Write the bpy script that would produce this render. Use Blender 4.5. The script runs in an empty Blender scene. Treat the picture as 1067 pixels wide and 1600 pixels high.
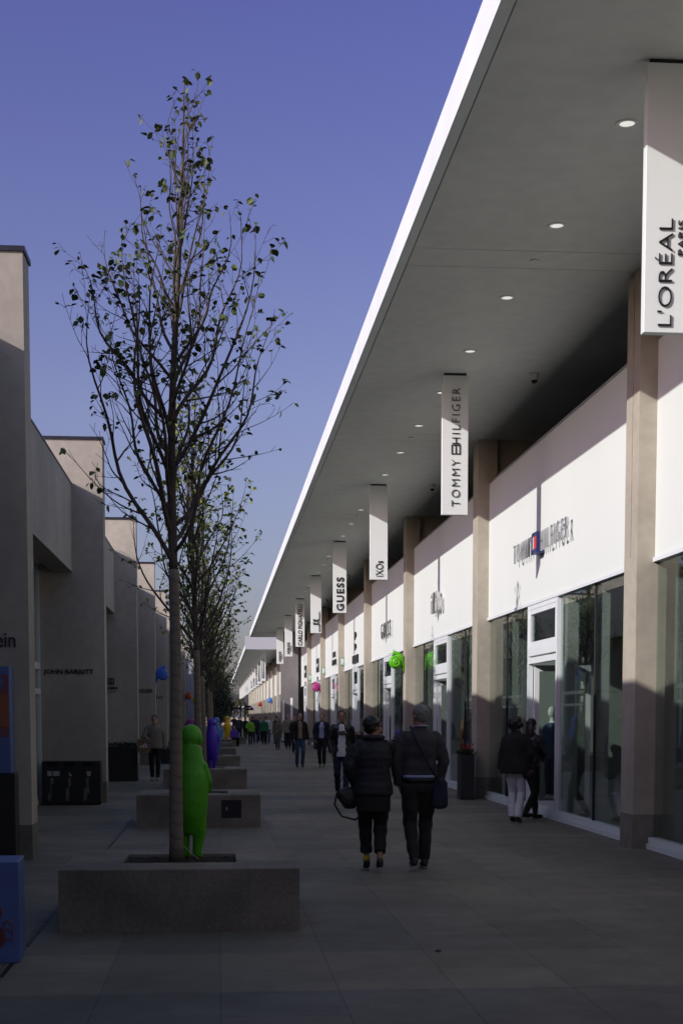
import bpy, math, random
from mathutils import Vector, Matrix, noise
C = bpy.context.scene.collection
scene = bpy.context.scene
R = math.radians

# ---------------------------------------------------------------- camera
cd = bpy.data.cameras.new('camera'); cam = bpy.data.objects.new('camera', cd); C.objects.link(cam)
cam.location = (0, 0, 1.62); cam.rotation_euler = (R(90 - 4.5), 0, R(-4.85))
cd.sensor_fit = 'VERTICAL'; cd.sensor_height = 36; cd.lens = 2250 / 1600 * 36
cd.shift_y = (1296.08 - 800) / 1600; cd.clip_end = 5000; cd.clip_start = .1
scene.camera = cam
# ---------------------------------------------------------------- light
SUN = Vector((-1, -.58, .5)).normalized()
EL = math.asin(SUN.z); ROT = math.atan2(SUN.x, SUN.y)
w = bpy.data.worlds.new('World'); scene.world = w; w.use_nodes = True
nt = w.node_tree; bg = nt.nodes['Background']
sky = nt.nodes.new('ShaderNodeTexSky'); sky.sky_type = 'NISHITA'; sky.sun_disc = False
sky.sun_elevation = EL; sky.sun_rotation = ROT; sky.air_density = 1.0; sky.dust_density = 2.2; sky.ozone_density = 3.0
tint = nt.nodes.new('ShaderNodeMix'); tint.data_type = 'RGBA'; tint.blend_type = 'MULTIPLY'; tint.inputs[0].default_value = 1
gm = nt.nodes.new('ShaderNodeTexCoord'); sx_ = nt.nodes.new('ShaderNodeSeparateXYZ'); rp_ = nt.nodes.new('ShaderNodeValToRGB'); nt.links.new(gm.outputs['Generated'], sx_.inputs[0]); nt.links.new(sx_.outputs[2], rp_.inputs[0])
rp_.color_ramp.elements[0].position = 0; rp_.color_ramp.elements[0].color = (.92, .80, .88, 1); rp_.color_ramp.elements[1].position = .8; rp_.color_ramp.elements[1].color = (1.75, 1.72, 1.6, 1)  # zenith stop, out of view, brightened as added fill for the shaded street
e_ = rp_.color_ramp.elements.new(.20); e_.color = (1.08, .80, .97, 1); e_ = rp_.color_ramp.elements.new(.43); e_.color = (.88, .61, 1.03, 1)
nt.links.new(rp_.outputs[0], tint.inputs[7])
nt.links.new(sky.outputs[0], tint.inputs[6]); nt.links.new(tint.outputs[2], bg.inputs[0]); bg.inputs[1].default_value = .115
sd = bpy.data.lights.new('sun', 'SUN'); so = bpy.data.objects.new('sun', sd); C.objects.link(so)
sd.energy = 3.85; sd.angle = R(.5); sd.color = (1, .955, .90)
so.rotation_euler = SUN.to_track_quat('Z', 'Y').to_euler(); so.location = (-20, -20, 30)
vs = scene.view_settings; vs.view_transform = 'Standard'; vs.look = 'None'; vs.gamma = 1; vs.use_curve_mapping = False
vs.exposure = 0.2
scene.render.engine = 'CYCLES'
cy = scene.cycles; cy.max_bounces = 8; cy.diffuse_bounces = 4; cy.glossy_bounces = 4; cy.transparent_max_bounces = 16
cy.caustics_reflective = False; cy.caustics_refractive = False; cy.use_denoising = True; cy.sample_clamp_indirect = 4

# ---------------------------------------------------------------- materials
MATS = {}
def mat(name, col, rough=.7, var=0, vscale=3, bump=0, bscale=60, metal=0, spec=.4, emis=None, stretch=None, col2=None, var2=0, v2scale=20):
    if name in MATS: return MATS[name]
    m = bpy.data.materials.new(name); m.use_nodes = True; MATS[name] = m
    n = m.node_tree.nodes; l = m.node_tree.links; b = n['Principled BSDF']
    b.inputs['Base Color'].default_value = (*col, 1); b.inputs['Roughness'].default_value = rough
    b.inputs['Metallic'].default_value = metal; b.inputs['Specular IOR Level'].default_value = spec
    tc = n.new('ShaderNodeTexCoord'); src = tc.outputs['Object']
    if stretch:
        mp = n.new('ShaderNodeMapping'); mp.inputs['Scale'].default_value = stretch; l.new(src, mp.inputs[0]); src = mp.outputs[0]
    if var:
        t = n.new('ShaderNodeTexNoise'); t.inputs['Scale'].default_value = vscale; t.inputs['Detail'].default_value = 6; l.new(src, t.inputs['Vector'])
        rmp = n.new('ShaderNodeMapRange'); rmp.inputs[1].default_value = .3; rmp.inputs[2].default_value = .7
        l.new(t.outputs['Fac'], rmp.inputs[0])
        mx = n.new('ShaderNodeMix'); mx.data_type = 'RGBA'; l.new(rmp.outputs[0], mx.inputs[0])
        c2 = col2 or tuple(c * (1 - var) for c in col)
        mx.inputs[6].default_value = (*c2, 1); mx.inputs[7].default_value = (*[min(1, c * (1 + var * .4)) for c in col], 1)
        out = mx.outputs[2]
        if var2:
            t2 = n.new('ShaderNodeTexNoise'); t2.inputs['Scale'].default_value = v2scale; t2.inputs['Detail'].default_value = 4; l.new(tc.outputs['Object'], t2.inputs['Vector'])
            r2 = n.new('ShaderNodeMapRange'); r2.inputs[1].default_value = .35; r2.inputs[2].default_value = .65; r2.inputs[3].default_value = 1 - var2; r2.inputs[4].default_value = 1 + var2 * .5
            l.new(t2.outputs['Fac'], r2.inputs[0])
            m2 = n.new('ShaderNodeMix'); m2.data_type = 'RGBA'; m2.blend_type = 'MULTIPLY'; m2.inputs[0].default_value = 1
            l.new(out, m2.inputs[6]); l.new(r2.outputs[0], m2.inputs[7]); out = m2.outputs[2]
        l.new(out, b.inputs['Base Color'])
    if bump:
        t = n.new('ShaderNodeTexNoise'); t.inputs['Scale'].default_value = bscale; t.inputs['Detail'].default_value = 5; l.new(src, t.inputs['Vector'])
        bp = n.new('ShaderNodeBump'); bp.inputs['Strength'].default_value = bump; bp.inputs['Distance'].default_value = .01
        l.new(t.outputs['Fac'], bp.inputs['Height']); l.new(bp.outputs[0], b.inputs['Normal'])
    if emis:
        b.inputs['Emission Color'].default_value = (*emis[:3], 1); b.inputs['Emission Strength'].default_value = emis[3]
    return m
stucco = mat('stucco', (.385, .352, .29), .9, .16, .9, .35, 90, var2=.07, v2scale=7)
stucco_l = mat('grey_stucco', (.395, .36, .305), .9, .2, .8, .35, 90, stretch=(1, 1, .5), var2=.07, v2scale=7)
plinth_m = mat('plinth_stone', (.20, .185, .155), .8, .3, 5, .3, 50)
cap_m = mat('metal_cap', (.035, .035, .045), .45, .2, 3, metal=.6)
white_panel = mat('white_render', (.66, .70, .675), .6, .03, .5, .08, 40, stretch=(1, 1, .3), var2=.015)
white_metal = mat('white_metal', (.68, .72, .74), .35, .04, 3)
banner_m = mat('banner_white', (.70, .74, .73), .45, .05, 2.0, stretch=(1, 1, .4))
fascia_m = mat('fascia_white', (.66, .70, .70), .5, .06, 1.5)
soffit_m = mat('soffit_plaster', (.68, .70, .66), .9, .08, .55, .15, 30, var2=.05, v2scale=4, stretch=(1, .5, 1))
dark_gap = mat('dark_joint', (.03, .03, .03), .9)
inner_wall = mat('shop_wall', (.27, .29, .275), .8, .1, 1)
inner_dark = mat('shop_dark', (.30, .32, .31), .8, .2, 2)
shop_floor = mat('shop_floor', (.22, .21, .2), .35, .2, 3)
black_m = mat('black_metal', (.008, .008, .009), .55, .3, 4, .1, 80)
letter_m = mat('black_letters', (.012, .012, .014), .35)
silver_m = mat('steel_letters', (.55, .55, .56), .22, metal=.9)
soil_m = mat('soil', (.03, .022, .018), .95, .6, 40, 1, 60)
bark_m = mat('bark', (.085, .068, .055), .9, .45, 14, .8, 40, stretch=(1, 1, .3))
leaf_m = mat('leaf', (.10, .125, .03), .55, .5, 2.2, col2=(.03, .055, .015))
leaf2_m = mat('leaf_pale', (.20, .24, .05), .55, .4, 2.2, col2=(.09, .13, .03))
green_sign = mat('exit_green', (.02, .30, .12), .4)

def burlap():
    m = bpy.data.materials.new('burlap_wrap'); m.use_nodes = True
    n = m.node_tree.nodes; l = m.node_tree.links; b = n['Principled BSDF']; b.inputs['Roughness'].default_value = .95
    tc = n.new('ShaderNodeTexCoord'); mp = n.new('ShaderNodeMapping'); mp.inputs['Rotation'].default_value = (0, R(14), 0)
    wv = n.new('ShaderNodeTexWave'); wv.bands_direction = 'Z'; wv.wave_profile = 'SAW'; wv.inputs['Scale'].default_value = 3.3; wv.inputs['Distortion'].default_value = 5; wv.inputs['Detail'].default_value = 3; wv.inputs['Detail Scale'].default_value = 1.5
    l.new(tc.outputs['Object'], mp.inputs[0]); l.new(mp.outputs[0], wv.inputs['Vector'])
    cr = n.new('ShaderNodeValToRGB'); cr.color_ramp.elements[0].color = (.125, .104, .08, 1); cr.color_ramp.elements[0].position = .0
    cr.color_ramp.elements[1].color = (.19, .158, .12, 1); cr.color_ramp.elements[1].position = .3
    l.new(wv.outputs['Fac'], cr.inputs[0]); l.new(cr.outputs[0], b.inputs['Base Color'])
    bp = n.new('ShaderNodeBump'); bp.inputs['Distance'].default_value = .012; bp.inputs['Strength'].default_value = .8; l.new(wv.outputs['Fac'], bp.inputs['Height']); l.new(bp.outputs[0], b.inputs['Normal'])
    return m
burlap_m = burlap()

def glass(name, tint=(.60, .68, .65), f=1.55, base=0.0):
    m = bpy.data.materials.new(name); m.use_nodes = True; n = m.node_tree.nodes; l = m.node_tree.links
    n.remove(n['Principled BSDF']); out = n['Material Output']
    tr = n.new('ShaderNodeBsdfTransparent'); tr.inputs[0].default_value = (*tint, 1)
    gl = n.new('ShaderNodeBsdfGlossy'); gl.inputs['Roughness'].default_value = .004; gl.inputs[0].default_value = (.92, .97, .95, 1)
    fr = n.new('ShaderNodeLayerWeight'); fr.inputs[0].default_value = .5; pw = n.new('ShaderNodeMath'); pw.operation = 'POWER'; pw.inputs[1].default_value = f; l.new(fr.outputs['Facing'], pw.inputs[0])
    ad = n.new('ShaderNodeMath'); ad.operation = 'MULTIPLY_ADD'; ad.inputs[1].default_value = 1 - base; ad.inputs[2].default_value = base; ad.use_clamp = True
    l.new(pw.outputs[0], ad.inputs[0])
    mx = n.new('ShaderNodeMixShader'); l.new(ad.outputs[0], mx.inputs[0]); l.new(tr.outputs[0], mx.inputs[1]); l.new(gl.outputs[0], mx.inputs[2]); l.new(mx.outputs[0], out.inputs[0])
    return m
glass_m = glass('shop_glass', tint=(.80, .85, .83), f=4.5, base=.045)

def paving():
    m = bpy.data.materials.new('stone_paving'); m.use_nodes = True; n = m.node_tree.nodes; l = m.node_tree.links; b = n['Principled BSDF']
    tc = n.new('ShaderNodeTexCoord'); sp = n.new('ShaderNodeSeparateXYZ'); l.new(tc.outputs['Object'], sp.inputs[0])
    cb = n.new('ShaderNodeCombineXYZ'); l.new(sp.outputs[1], cb.inputs[0]); l.new(sp.outputs[0], cb.inputs[1])
    br = n.new('ShaderNodeTexBrick'); l.new(cb.outputs[0], br.inputs['Vector']); br.inputs['Scale'].default_value = 1
    br.inputs['Brick Width'].default_value = 1.4; br.inputs['Row Height'].default_value = .70; br.inputs['Mortar Size'].default_value = .005; br.inputs['Mortar Smooth'].default_value = .1
    br.offset = .5; br.inputs['Color1'].default_value = (.178, .155, .122, 1); br.inputs['Color2'].default_value = (.138, .121, .099, 1); br.inputs['Mortar'].default_value = (.095, .088, .077, 1); br.inputs['Bias'].default_value = -.1
    def nz(scale, st, lo, hi, a, c, det=6):
        mp = n.new('ShaderNodeMapping'); mp.inputs['Scale'].default_value = st; l.new(tc.outputs['Object'], mp.inputs[0])
        t = n.new('ShaderNodeTexNoise'); t.inputs['Scale'].default_value = scale; t.inputs['Detail'].default_value = det; l.new(mp.outputs[0], t.inputs['Vector'])
        r = n.new('ShaderNodeMapRange'); r.inputs[1].default_value = lo; r.inputs[2].default_value = hi; r.inputs[3].default_value = a; r.inputs[4].default_value = c; l.new(t.outputs['Fac'], r.inputs[0]); return r.outputs[0]
    def mul(a, c):
        x = n.new('ShaderNodeMix'); x.data_type = 'RGBA'; x.blend_type = 'MULTIPLY'; x.inputs[0].default_value = 1; l.new(a, x.inputs[6]); l.new(c, x.inputs[7]); return x.outputs[2]
    # sunlight bands thrown back by the shop glass, painted as warm and bluish slab rows
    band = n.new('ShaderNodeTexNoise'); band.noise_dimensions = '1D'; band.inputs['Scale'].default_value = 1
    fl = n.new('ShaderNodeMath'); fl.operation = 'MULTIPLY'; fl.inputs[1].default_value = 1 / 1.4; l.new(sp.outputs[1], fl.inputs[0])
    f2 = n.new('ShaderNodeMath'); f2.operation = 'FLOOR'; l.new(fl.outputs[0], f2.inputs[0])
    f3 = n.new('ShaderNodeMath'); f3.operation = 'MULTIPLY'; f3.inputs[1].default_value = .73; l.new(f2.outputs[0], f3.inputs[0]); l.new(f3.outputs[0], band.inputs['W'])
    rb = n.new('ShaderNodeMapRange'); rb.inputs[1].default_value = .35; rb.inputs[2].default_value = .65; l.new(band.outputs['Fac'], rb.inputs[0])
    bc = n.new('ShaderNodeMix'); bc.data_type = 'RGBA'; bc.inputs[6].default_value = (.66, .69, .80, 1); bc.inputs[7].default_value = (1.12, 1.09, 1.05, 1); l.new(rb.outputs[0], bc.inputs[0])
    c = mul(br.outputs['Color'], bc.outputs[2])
    c = mul(c, nz(.9, (.8, 1.1, 1), .3, .7, .86, 1.12)); c = mul(c, nz(9, (1, 1.2, 1), .3, .7, .93, 1.06)); c = mul(c, nz(.35, (1, 1, 1), .3, .7, .85, 1.12, 3))
    c = mul(c, nz(55, (1, 1, 1), .68, .78, 1, .7))
    l.new(c, b.inputs['Base Color']); b.inputs['Roughness'].default_value = .62; b.inputs['Specular IOR Level'].default_value = .35
    l.new(nz(3, (1, 1, 1), .3, .7, .62, .8), b.inputs['Roughness'])
    t = n.new('ShaderNodeTexNoise'); t.inputs['Scale'].default_value = 30; t.inputs['Detail'].default_value = 8; l.new(tc.outputs['Object'], t.inputs['Vector'])
    sm = n.new('ShaderNodeMath'); sm.operation = 'MULTIPLY_ADD'; sm.inputs[1].default_value = -1.2; l.new(br.outputs['Fac'], sm.inputs[0]); l.new(t.outputs['Fac'], sm.inputs[2])
    bp = n.new('ShaderNodeBump'); bp.inputs['Strength'].default_value = .2; bp.inputs['Distance'].default_value = .003; l.new(sm.outputs[0], bp.inputs['Height']); l.new(bp.outputs[0], b.inputs['Normal'])
    return m
def stone_planter():
    return mat('planter_stone', (.205, .174, .14), .75, .55, 1.5, .45, 40, var2=.16, v2scale=30)
planter_m = stone_planter()

# ---------------------------------------------------------------- helpers
class MB:
    def __init__(s): s.v = []; s.f = []; s.smooth = False
    def box(s, x0, x1, y0, y1, z0, z1, bev=0):
        b = len(s.v)
        if not bev:
            s.v += [(x0, y0, z0), (x1, y0, z0), (x1, y1, z0), (x0, y1, z0), (x0, y0, z1), (x1, y0, z1), (x1, y1, z1), (x0, y1, z1)]
            s.f += [tuple(b + i for i in q) for q in ((0, 3, 2, 1), (4, 5, 6, 7), (0, 1, 5, 4), (1, 2, 6, 5), (2, 3, 7, 6), (3, 0, 4, 7))]
        else:
            rings = []
            for z, e in ((z0, bev), (z0 + bev, 0), (z1 - bev, 0), (z1, bev)):
                r = []
                for cx, cy, sx, sy in ((x0, y0, 1, 1), (x1, y0, -1, 1), (x1, y1, -1, -1), (x0, y1, 1, -1)):
                    bx = bev
                    p1 = (cx + sx * e, cy + sy * bx if True else 0); p2 = (cx + sx * bx, cy + sy * e)
                    if e: p1 = (cx + sx * e, cy + sy * (bx + .0)); p2 = p1
                    if sx * sy > 0: r += [p1, p2]
                    else: r += [p2, p1]
                rings.append([(x, y, z) for x, y in r])
            for r in rings: s.v += r
            k = 8
            for i in range(3):
                for j in range(k): s.f.append((b + i * k + j, b + i * k + (j + 1) % k, b + (i + 1) * k + (j + 1) % k, b + (i + 1) * k + j))
            s.f.append(tuple(b + j for j in reversed(range(0, k, 2)))); s.f.append(tuple(b + 3 * k + j for j in range(0, k, 2)))
        return s
    def poly(s, pts, depth_vec):
        """flat outline pts extruded along depth_vec (pts counter-clockwise seen from the front, depth goes back)"""
        b = len(s.v); n = len(pts); d = Vector(depth_vec)
        s.v += [tuple(p) for p in pts] + [tuple(Vector(p) + d) for p in pts]
        s.f.append(tuple(b + i for i in range(n))); s.f.append(tuple(b + n + i for i in reversed(range(n))))
        for i in range(n): s.f.append((b + i, b + n + i, b + n + (i + 1) % n, b + (i + 1) % n))
        return s
    def tube(s, pts, rad, k=8, cap=True, flat=None):
        """rad: list of r or (ra, rb)"""
        pts = [Vector(p) for p in pts]; n = len(pts); b = len(s.v)
        up = None
        for i, p in enumerate(pts):
            d = (pts[min(i + 1, n - 1)] - pts[max(i - 1, 0)])
            if d.length < 1e-9: d = Vector((0, 0, 1))
            d.normalize()
            if up is None:
                up = Vector((1, 0, 0)) if abs(d.x) < .8 else Vector((0, 1, 0))
                if flat is not None: up = Vector(flat)
            a = (up - d * up.dot(d))
            if a.length < 1e-6: a = Vector((0, 1, 0)) - d * d.y
            a.normalize(); c = d.cross(a); up = a
            r = rad[i]; ra, rb = r if isinstance(r, tuple) else (r, r)
            for j in range(k):
                t = 2 * math.pi * j / k; q = p + a * (ra * math.cos(t)) + c * (rb * math.sin(t)); s.v.append(tuple(q))
        for i in range(n - 1):
            for j in range(k): s.f.append((b + i * k + j, b + i * k + (j + 1) % k, b + (i + 1) * k + (j + 1) % k, b + (i + 1) * k + j))
        if cap:
            s.f.append(tuple(b + j for j in reversed(range(k)))); s.f.append(tuple(b + (n - 1) * k + j for j in range(k)))
        return s
    def ball(s, c, r, k=12, m=8, rot=None):
        b = len(s.v); rx, ry, rz = (r, r, r) if not isinstance(r, (tuple, list)) else r
        c = Vector(c); M = rot or Matrix.Identity(3)
        s.v.append(tuple(c + M @ Vector((0, 0, -rz))))
        for i in range(1, m):
            t = math.pi * i / m - math.pi / 2
            for j in range(k):
                u = 2 * math.pi * j / k; s.v.append(tuple(c + M @ Vector((rx * math.cos(t) * math.cos(u), ry * math.cos(t) * math.sin(u), rz * math.sin(t)))))
        s.v.append(tuple(c + M @ Vector((0, 0, rz))))
        for j in range(k):
            s.f.append((b, b + 1 + (j + 1) % k, b + 1 + j)); t0 = b + 1 + (m - 2) * k; s.f.append((t0 + j, t0 + (j + 1) % k, b + 1 + (m - 1) * k))
        for i in range(m - 2):
            for j in range(k): q = b + 1 + i * k; s.f.append((q + j, q + (j + 1) % k, q + k + (j + 1) % k, q + k + j))
        return s
    def add(s, me, M):
        b = len(s.v); s.v += [tuple(M @ v.co) for v in me.vertices]; s.f += [tuple(b + i for i in p.vertices) for p in me.polygons]; return s
    def xf(s, M): s.v = [tuple(M @ Vector(v)) for v in s.v]; return s
    def mesh(s, name, m, smooth=False):
        me = bpy.data.meshes.new(name); me.from_pydata(s.v, [], s.f)
        ms = m if isinstance(m, list) else [m]
        for q in ms: me.materials.append(q)
        if smooth: me.polygons.foreach_set('use_smooth', [True] * len(me.polygons))
        me.update(); return me
    def obj(s, name, m, parent=None, smooth=False):
        return link(name, s.mesh(name, m, smooth), parent)
def link(name, me, parent=None):
    o = bpy.data.objects.new(name, me); C.objects.link(o)
    if parent: o.parent = parent
    return o
def remesh(mb, name, m, voxel=.01, parent=None, it=3, noise_d=0, nscale=30):
    """one continuous surface from overlapping closed shapes"""
    me = mb.mesh(name + '_raw', m); o = bpy.data.objects.new(name + '_raw', me); C.objects.link(o)
    r = o.modifiers.new('r', 'REMESH'); r.mode = 'VOXEL'; r.voxel_size = voxel; r.use_smooth_shade = True
    s_ = o.modifiers.new('s', 'SMOOTH'); s_.iterations = it; s_.factor = .5
    dg = bpy.context.evaluated_depsgraph_get(); dg.update()
    out = bpy.data.meshes.new_from_object(o.evaluated_get(dg)); out.name = name
    bpy.data.objects.remove(o); bpy.data.meshes.remove(me)
    if noise_d:
        for v in out.vertices:
            v.co += v.normal * noise_d * noise.fractal(v.co * nscale, .8, 2, 3)
    out.polygons.foreach_set('use_smooth', [True] * len(out.polygons))
    if not out.materials: out.materials.append(m)
    return link(name, out, parent) if parent != 'mesh' else out
def empty(name, loc, label, cat, group=None, rz=0, kind=None):
    o = bpy.data.objects.new(name, None); C.objects.link(o); o.location = loc; o.rotation_euler = (0, 0, rz); o.empty_display_size = .2
    tag(o, label, cat, group, kind); return o
def tag(o, label=None, cat=None, group=None, kind=None):
    if label: o['label'] = label
    if cat: o['category'] = cat
    if group: o['group'] = group
    if kind: o['kind'] = kind
    return o
def copy_tree(o, parent=None):
    c = o.copy(); C.objects.link(c); c.parent = parent
    for ch in list(o.children): copy_tree(ch, c)
    return c
def text_mesh(txt, size, ext, wide=1.0, bold=0, space=1.0):
    cu = bpy.data.curves.new('txt', 'FONT'); cu.body = txt; cu.size = size; cu.extrude = ext; cu.offset = bold; cu.align_x = 'CENTER'; cu.align_y = 'CENTER'; cu.space_character = space; cu.resolution_u = 3
    o = bpy.data.objects.new('txt', cu); C.objects.link(o)
    dg = bpy.context.evaluated_depsgraph_get(); dg.update()
    me = bpy.data.meshes.new_from_object(o.evaluated_get(dg)); bpy.data.objects.remove(o); bpy.data.curves.remove(cu)
    for v in me.vertices: v.co.x *= wide
    return me
def frame(X, Y, c):
    X = Vector(X); Y = Vector(Y); Z = X.cross(Y); M = Matrix((X, Y, Z)).transposed().to_4x4(); M.translation = Vector(c); return M
def fit_text(txt, length, height, ext=.01, bold=0, space=1.0):
    """text scaled to a length x height box, centred"""
    me = text_mesh(txt, 1, 0.5, 1, bold, space)
    xs = [v.co.x for v in me.vertices]; ys = [v.co.y for v in me.vertices]
    sx = length / (max(xs) - min(xs)); sy = height / (max(ys) - min(ys)); cx = (max(xs) + min(xs)) / 2; cyy = (max(ys) + min(ys)) / 2
    for v in me.vertices: v.co = Vector(((v.co.x - cx) * sx, (v.co.y - cyy) * sy, v.co.z * 2 * ext))
    return me
def text_part(name, txt, length, height, M, m, parent, ext=.01, bold=.01, space=1.0):
    me = fit_text(txt, length, height, ext, bold, space); mb = MB(); mb.add(me, M); bpy.data.meshes.remove(me)
    return mb.obj(name, m, parent)
BAN = lambda x, y, z: frame((0, 0, 1), (-1, 0, 0), (x, y, z))     # reads upwards, faces -y
FRONT = lambda x, y, z: frame((1, 0, 0), (0, 0, 1), (x, y, z))    # reads across, faces -y
SIDE = lambda x, y, z: frame((0, -1, 0), (0, 0, 1), (x, y, z))    # on a wall facing the street (-x)

rnd = random.Random(7)
# ================================================================ SETTING
g = MB(); g.v = [(-400, -60, 0), (400, -60, 0), (400, 900, 0), (-400, 900, 0)]; g.f = [(0, 1, 2, 3)]
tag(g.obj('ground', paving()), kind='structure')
# slot drain let into the paving
d = MB()
for i in range(170):
    y = 6 + i * .6; d.box(-1.375, -1.345, y, y + .52, -.02, .004)
tag(d.obj('drain_slot', black_m), kind='structure')

# ---------------------------------------------------------------- right arcade
def arcade(P0, n, y0, y1, label, zb=0, detail=True, endface=None):
    root = empty('arcade_building', (0, y0, 0), label, 'building')
    inv = Matrix.Translation((0, -y0, 0))
    def put(mb, name, m, par=root, smooth=False):
        if par is root: mb.xf(inv)
        else: mb.xf(inv)
        return mb.obj(name, m, par, smooth)
    for k in range(n):
        P = P0 + 10.8 * k
        a = MB(); a.box(5.03, 5.40, P, P + .55, .42, 3.55)
        a.box(5.03, 5.40, P, P + .262, 3.55, 6.95); a.box(5.03, 5.40, P + .288, P + .55, 3.55, 6.95); a.box(5.07, 5.40, P + .262, P + .288, 3.55, 6.95)
        pl = put(a, 'pillar', stucco)
        put(MB().box(5.026, 5.40, P - .004, P + .554, 0, .42), 'plinth', plinth_m, pl)
        put(MB().box(5.40, 12, P + .08, P + .47, 3.62, 6.95), 'cross_wall', stucco)
        put(MB().box(5.40, 12, P + .08, P + .47, .0, 3.62), 'shop_partition', inner_wall)
    L = 10.8
    for k in range(n):
        P = P0 + L * k; a0 = P + .55; a1 = P + L
        if k == n - 1: a1 = min(a1, y1)
        pn = put(MB().box(5.25, 5.33, a0, a1, 3.53, 6.10), 'white_panel', white_panel)
        put(MB().box(5.235, 5.345, a0, a1, 6.10, 6.125), 'coping', mat('coping_metal', (.35, .35, .36), .4, metal=.5), pn)
        put(MB().box(5.225, 5.345, a0, a1, 3.475, 3.53), 'drip_rail', white_metal, pn)
        # shop window: panes, mullions, sill
        sl = MB().box(5.20, 5.38, a0, a1, 0, .065); sl.box(5.225, 5.36, a0, a1, .07, .14)
        wn = put(sl, 'window_sill', white_metal)
        dy0, dy1 = P + 4.95, P + 7.15
        edges = [a0, P + 2.85, dy0] ; e2 = [dy1, P + 9.1, a1]
        for ee in (edges, e2):
            for u, v in zip(ee[:-1], ee[1:]):
                if v - u < .2: continue
                p = put(MB().box(5.285, 5.297, u + (.012 if u != dy1 else -.02), v - .012, .14, 3.475), 'window', glass_m)
                put(MB().box(5.27, 5.31, v - .012, v + .012, .14, 3.475) if v in (P + 2.85, P + 9.1) else MB().box(5.275, 5.305, u - .0, u + .012, .14, 3.475), 'mullion', dark_gap, p)
        if dy1 < y1:
            fr = MB()
            fr.box(5.235, 5.32, dy0 + .02, dy0 + .10, .14, 3.475); fr.box(5.235, 5.32, dy1 - .10, dy1 - .02, .14, 3.475)
            fr.box(5.238, 5.317, dy0 + .1, dy1 - .1, 3.40, 3.475); fr.box(5.238, 5.317, dy0 + .1, dy1 - .1, 2.50, 2.60); fr.box(5.238, 5.317, dy0 + .1, dy1 - .1, 2.63, 2.78)
            for q in ((dy0 + .1, dy0 + .2), (dy1 - .2, dy1 - .1)): fr.box(5.245, 5.31, q[0], q[1], 2.78, 3.40)
            fr.box(5.245, 5.31, dy0 + .2, dy1 - .2, 2.78, 2.86); fr.box(5.245, 5.31, dy0 + .2, dy1 - .2, 3.32, 3.40)
            dr = put(fr, 'door_frame', white_metal)
            put(MB().box(5.27, 5.282, dy0 + .2, dy1 - .2, 2.86, 3.32), 'transom_pane', glass_m, dr)
            lf = MB(); yy = dy1 - .19
            lf.box(5.33, 5.41, yy, yy + .05, .03, 2.48); lf.box(6.22, 6.30, yy, yy + .05, .03, 2.48); lf.box(5.41, 6.22, yy, yy + .05, 2.38, 2.48); lf.box(5.41, 6.22, yy, yy + .05, .03, .18)
            lfo = put(lf, 'door_leaf', white_metal, dr)
            if detail: put(MB().box(5.41, 6.22, yy + .02, yy + .03, .18, 2.38), 'door_pane', glass_m, dr)
        for yy in (P + 2.88, dy0 - .30, P + 9.13):
            if yy < y1 - .3 and (k or yy > P + 6): put(MB().box(5.325, 5.50, yy, yy + .18, .14, 3.46), 'window_return', mat('return_white', (.52, .54, .51), .7))
        put(MB().box(5.36, 12, a0 - .08, a1 + .08, 3.54, 3.62), 'shop_ceiling', inner_wall)
        put(MB().box(9.2, 9.3, a0 + .1, a1 - .1, .02, 3.54), 'shop_back_wall', inner_wall)
        put(MB().box(5.38, 12, a0 - .08, a1 + .08, .0, .02), 'shop_floor', shop_floor)
    put(MB().box(12, 12.3, y0, y1, 0, 6.95), 'rear_wall', inner_dark)
    # soffit in bays with the expansion strip joints
    sf = MB(); cuts = [y0]
    for k in range(-1 if P0 - 10.8 > y0 else 0, n + 1):
        for c in (P0 + L * k - .42, P0 + L * k + .22):
            if y0 < c < y1: cuts.append(c)
    cuts.append(y1)
    for u, v in zip(cuts[:-1], cuts[1:]): sf.box(2.255, 12.3, u + .010, v - .010, 6.95, 7.02)
    put(sf, 'soffit', soffit_m)
    rf = MB().box(2.17, 12.3, y0, y1, 7.03, 7.22)
    put(rf, 'roof_slab', soffit_m)
    fa = MB(); yq = y0
    while yq < y1 - .1:
        ye = min(y1, yq + 3.6); fa.box(2.13, 2.168, yq + .003, ye - .003, 6.945, 7.30); fa.box(2.168, 2.24, yq + .003, ye - .003, 6.945, 7.025); yq = ye
    fa.box(2.14, 2.30, y0, y1, 7.285, 7.295)
    put(fa, 'fascia', fascia_m)
    if endface:
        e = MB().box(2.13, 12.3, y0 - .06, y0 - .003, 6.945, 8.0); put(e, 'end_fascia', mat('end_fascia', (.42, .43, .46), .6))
    return root
arc1 = arcade(6.4, 9, -14, 98.3, 'long near shop arcade on the right with white panels and deep overhanging roof')
arc2 = arcade(114.2, 13, 116, 252, 'far continuation of the beige arcade beyond the cross wall with white end fascia', detail=False, endface=True)

# near wall of pieces that stop the arcade (cross wall with light tubes)
cw = empty('cross_wall', (4.5, 92, 0), 'purple grey rendered wall standing across the arcade with two white light tubes in front', 'wall')
MB().box(-.55, .55, 0, .5, .4, 6.94).obj('wall_body', mat('purple_render', (.19, .175, .18), .9, .12, 2, .3, 60), cw)
MB().box(-.553, .553, -.003, .503, 0, .4).obj('plinth', plinth_m, cw)
for i, (x, z1) in enumerate(((3.98, 2.55), (4.5, 2.75))):
    lt = empty('light_column', (x, 89.5, 0), ['shorter slim white column lamp before the purple grey cross wall', 'taller slim white column lamp before the purple grey cross wall'][i], 'column lamp', 'white column lamps before the cross wall')
    MB().box(-.09, .09, -.09, .09, 0, .08).obj('base', black_m, lt)
    MB().box(-.07, .07, -.07, .07, .08, z1, .012).obj('tube', mat('lamp_white', (.8, .8, .8), .4), lt)

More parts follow.
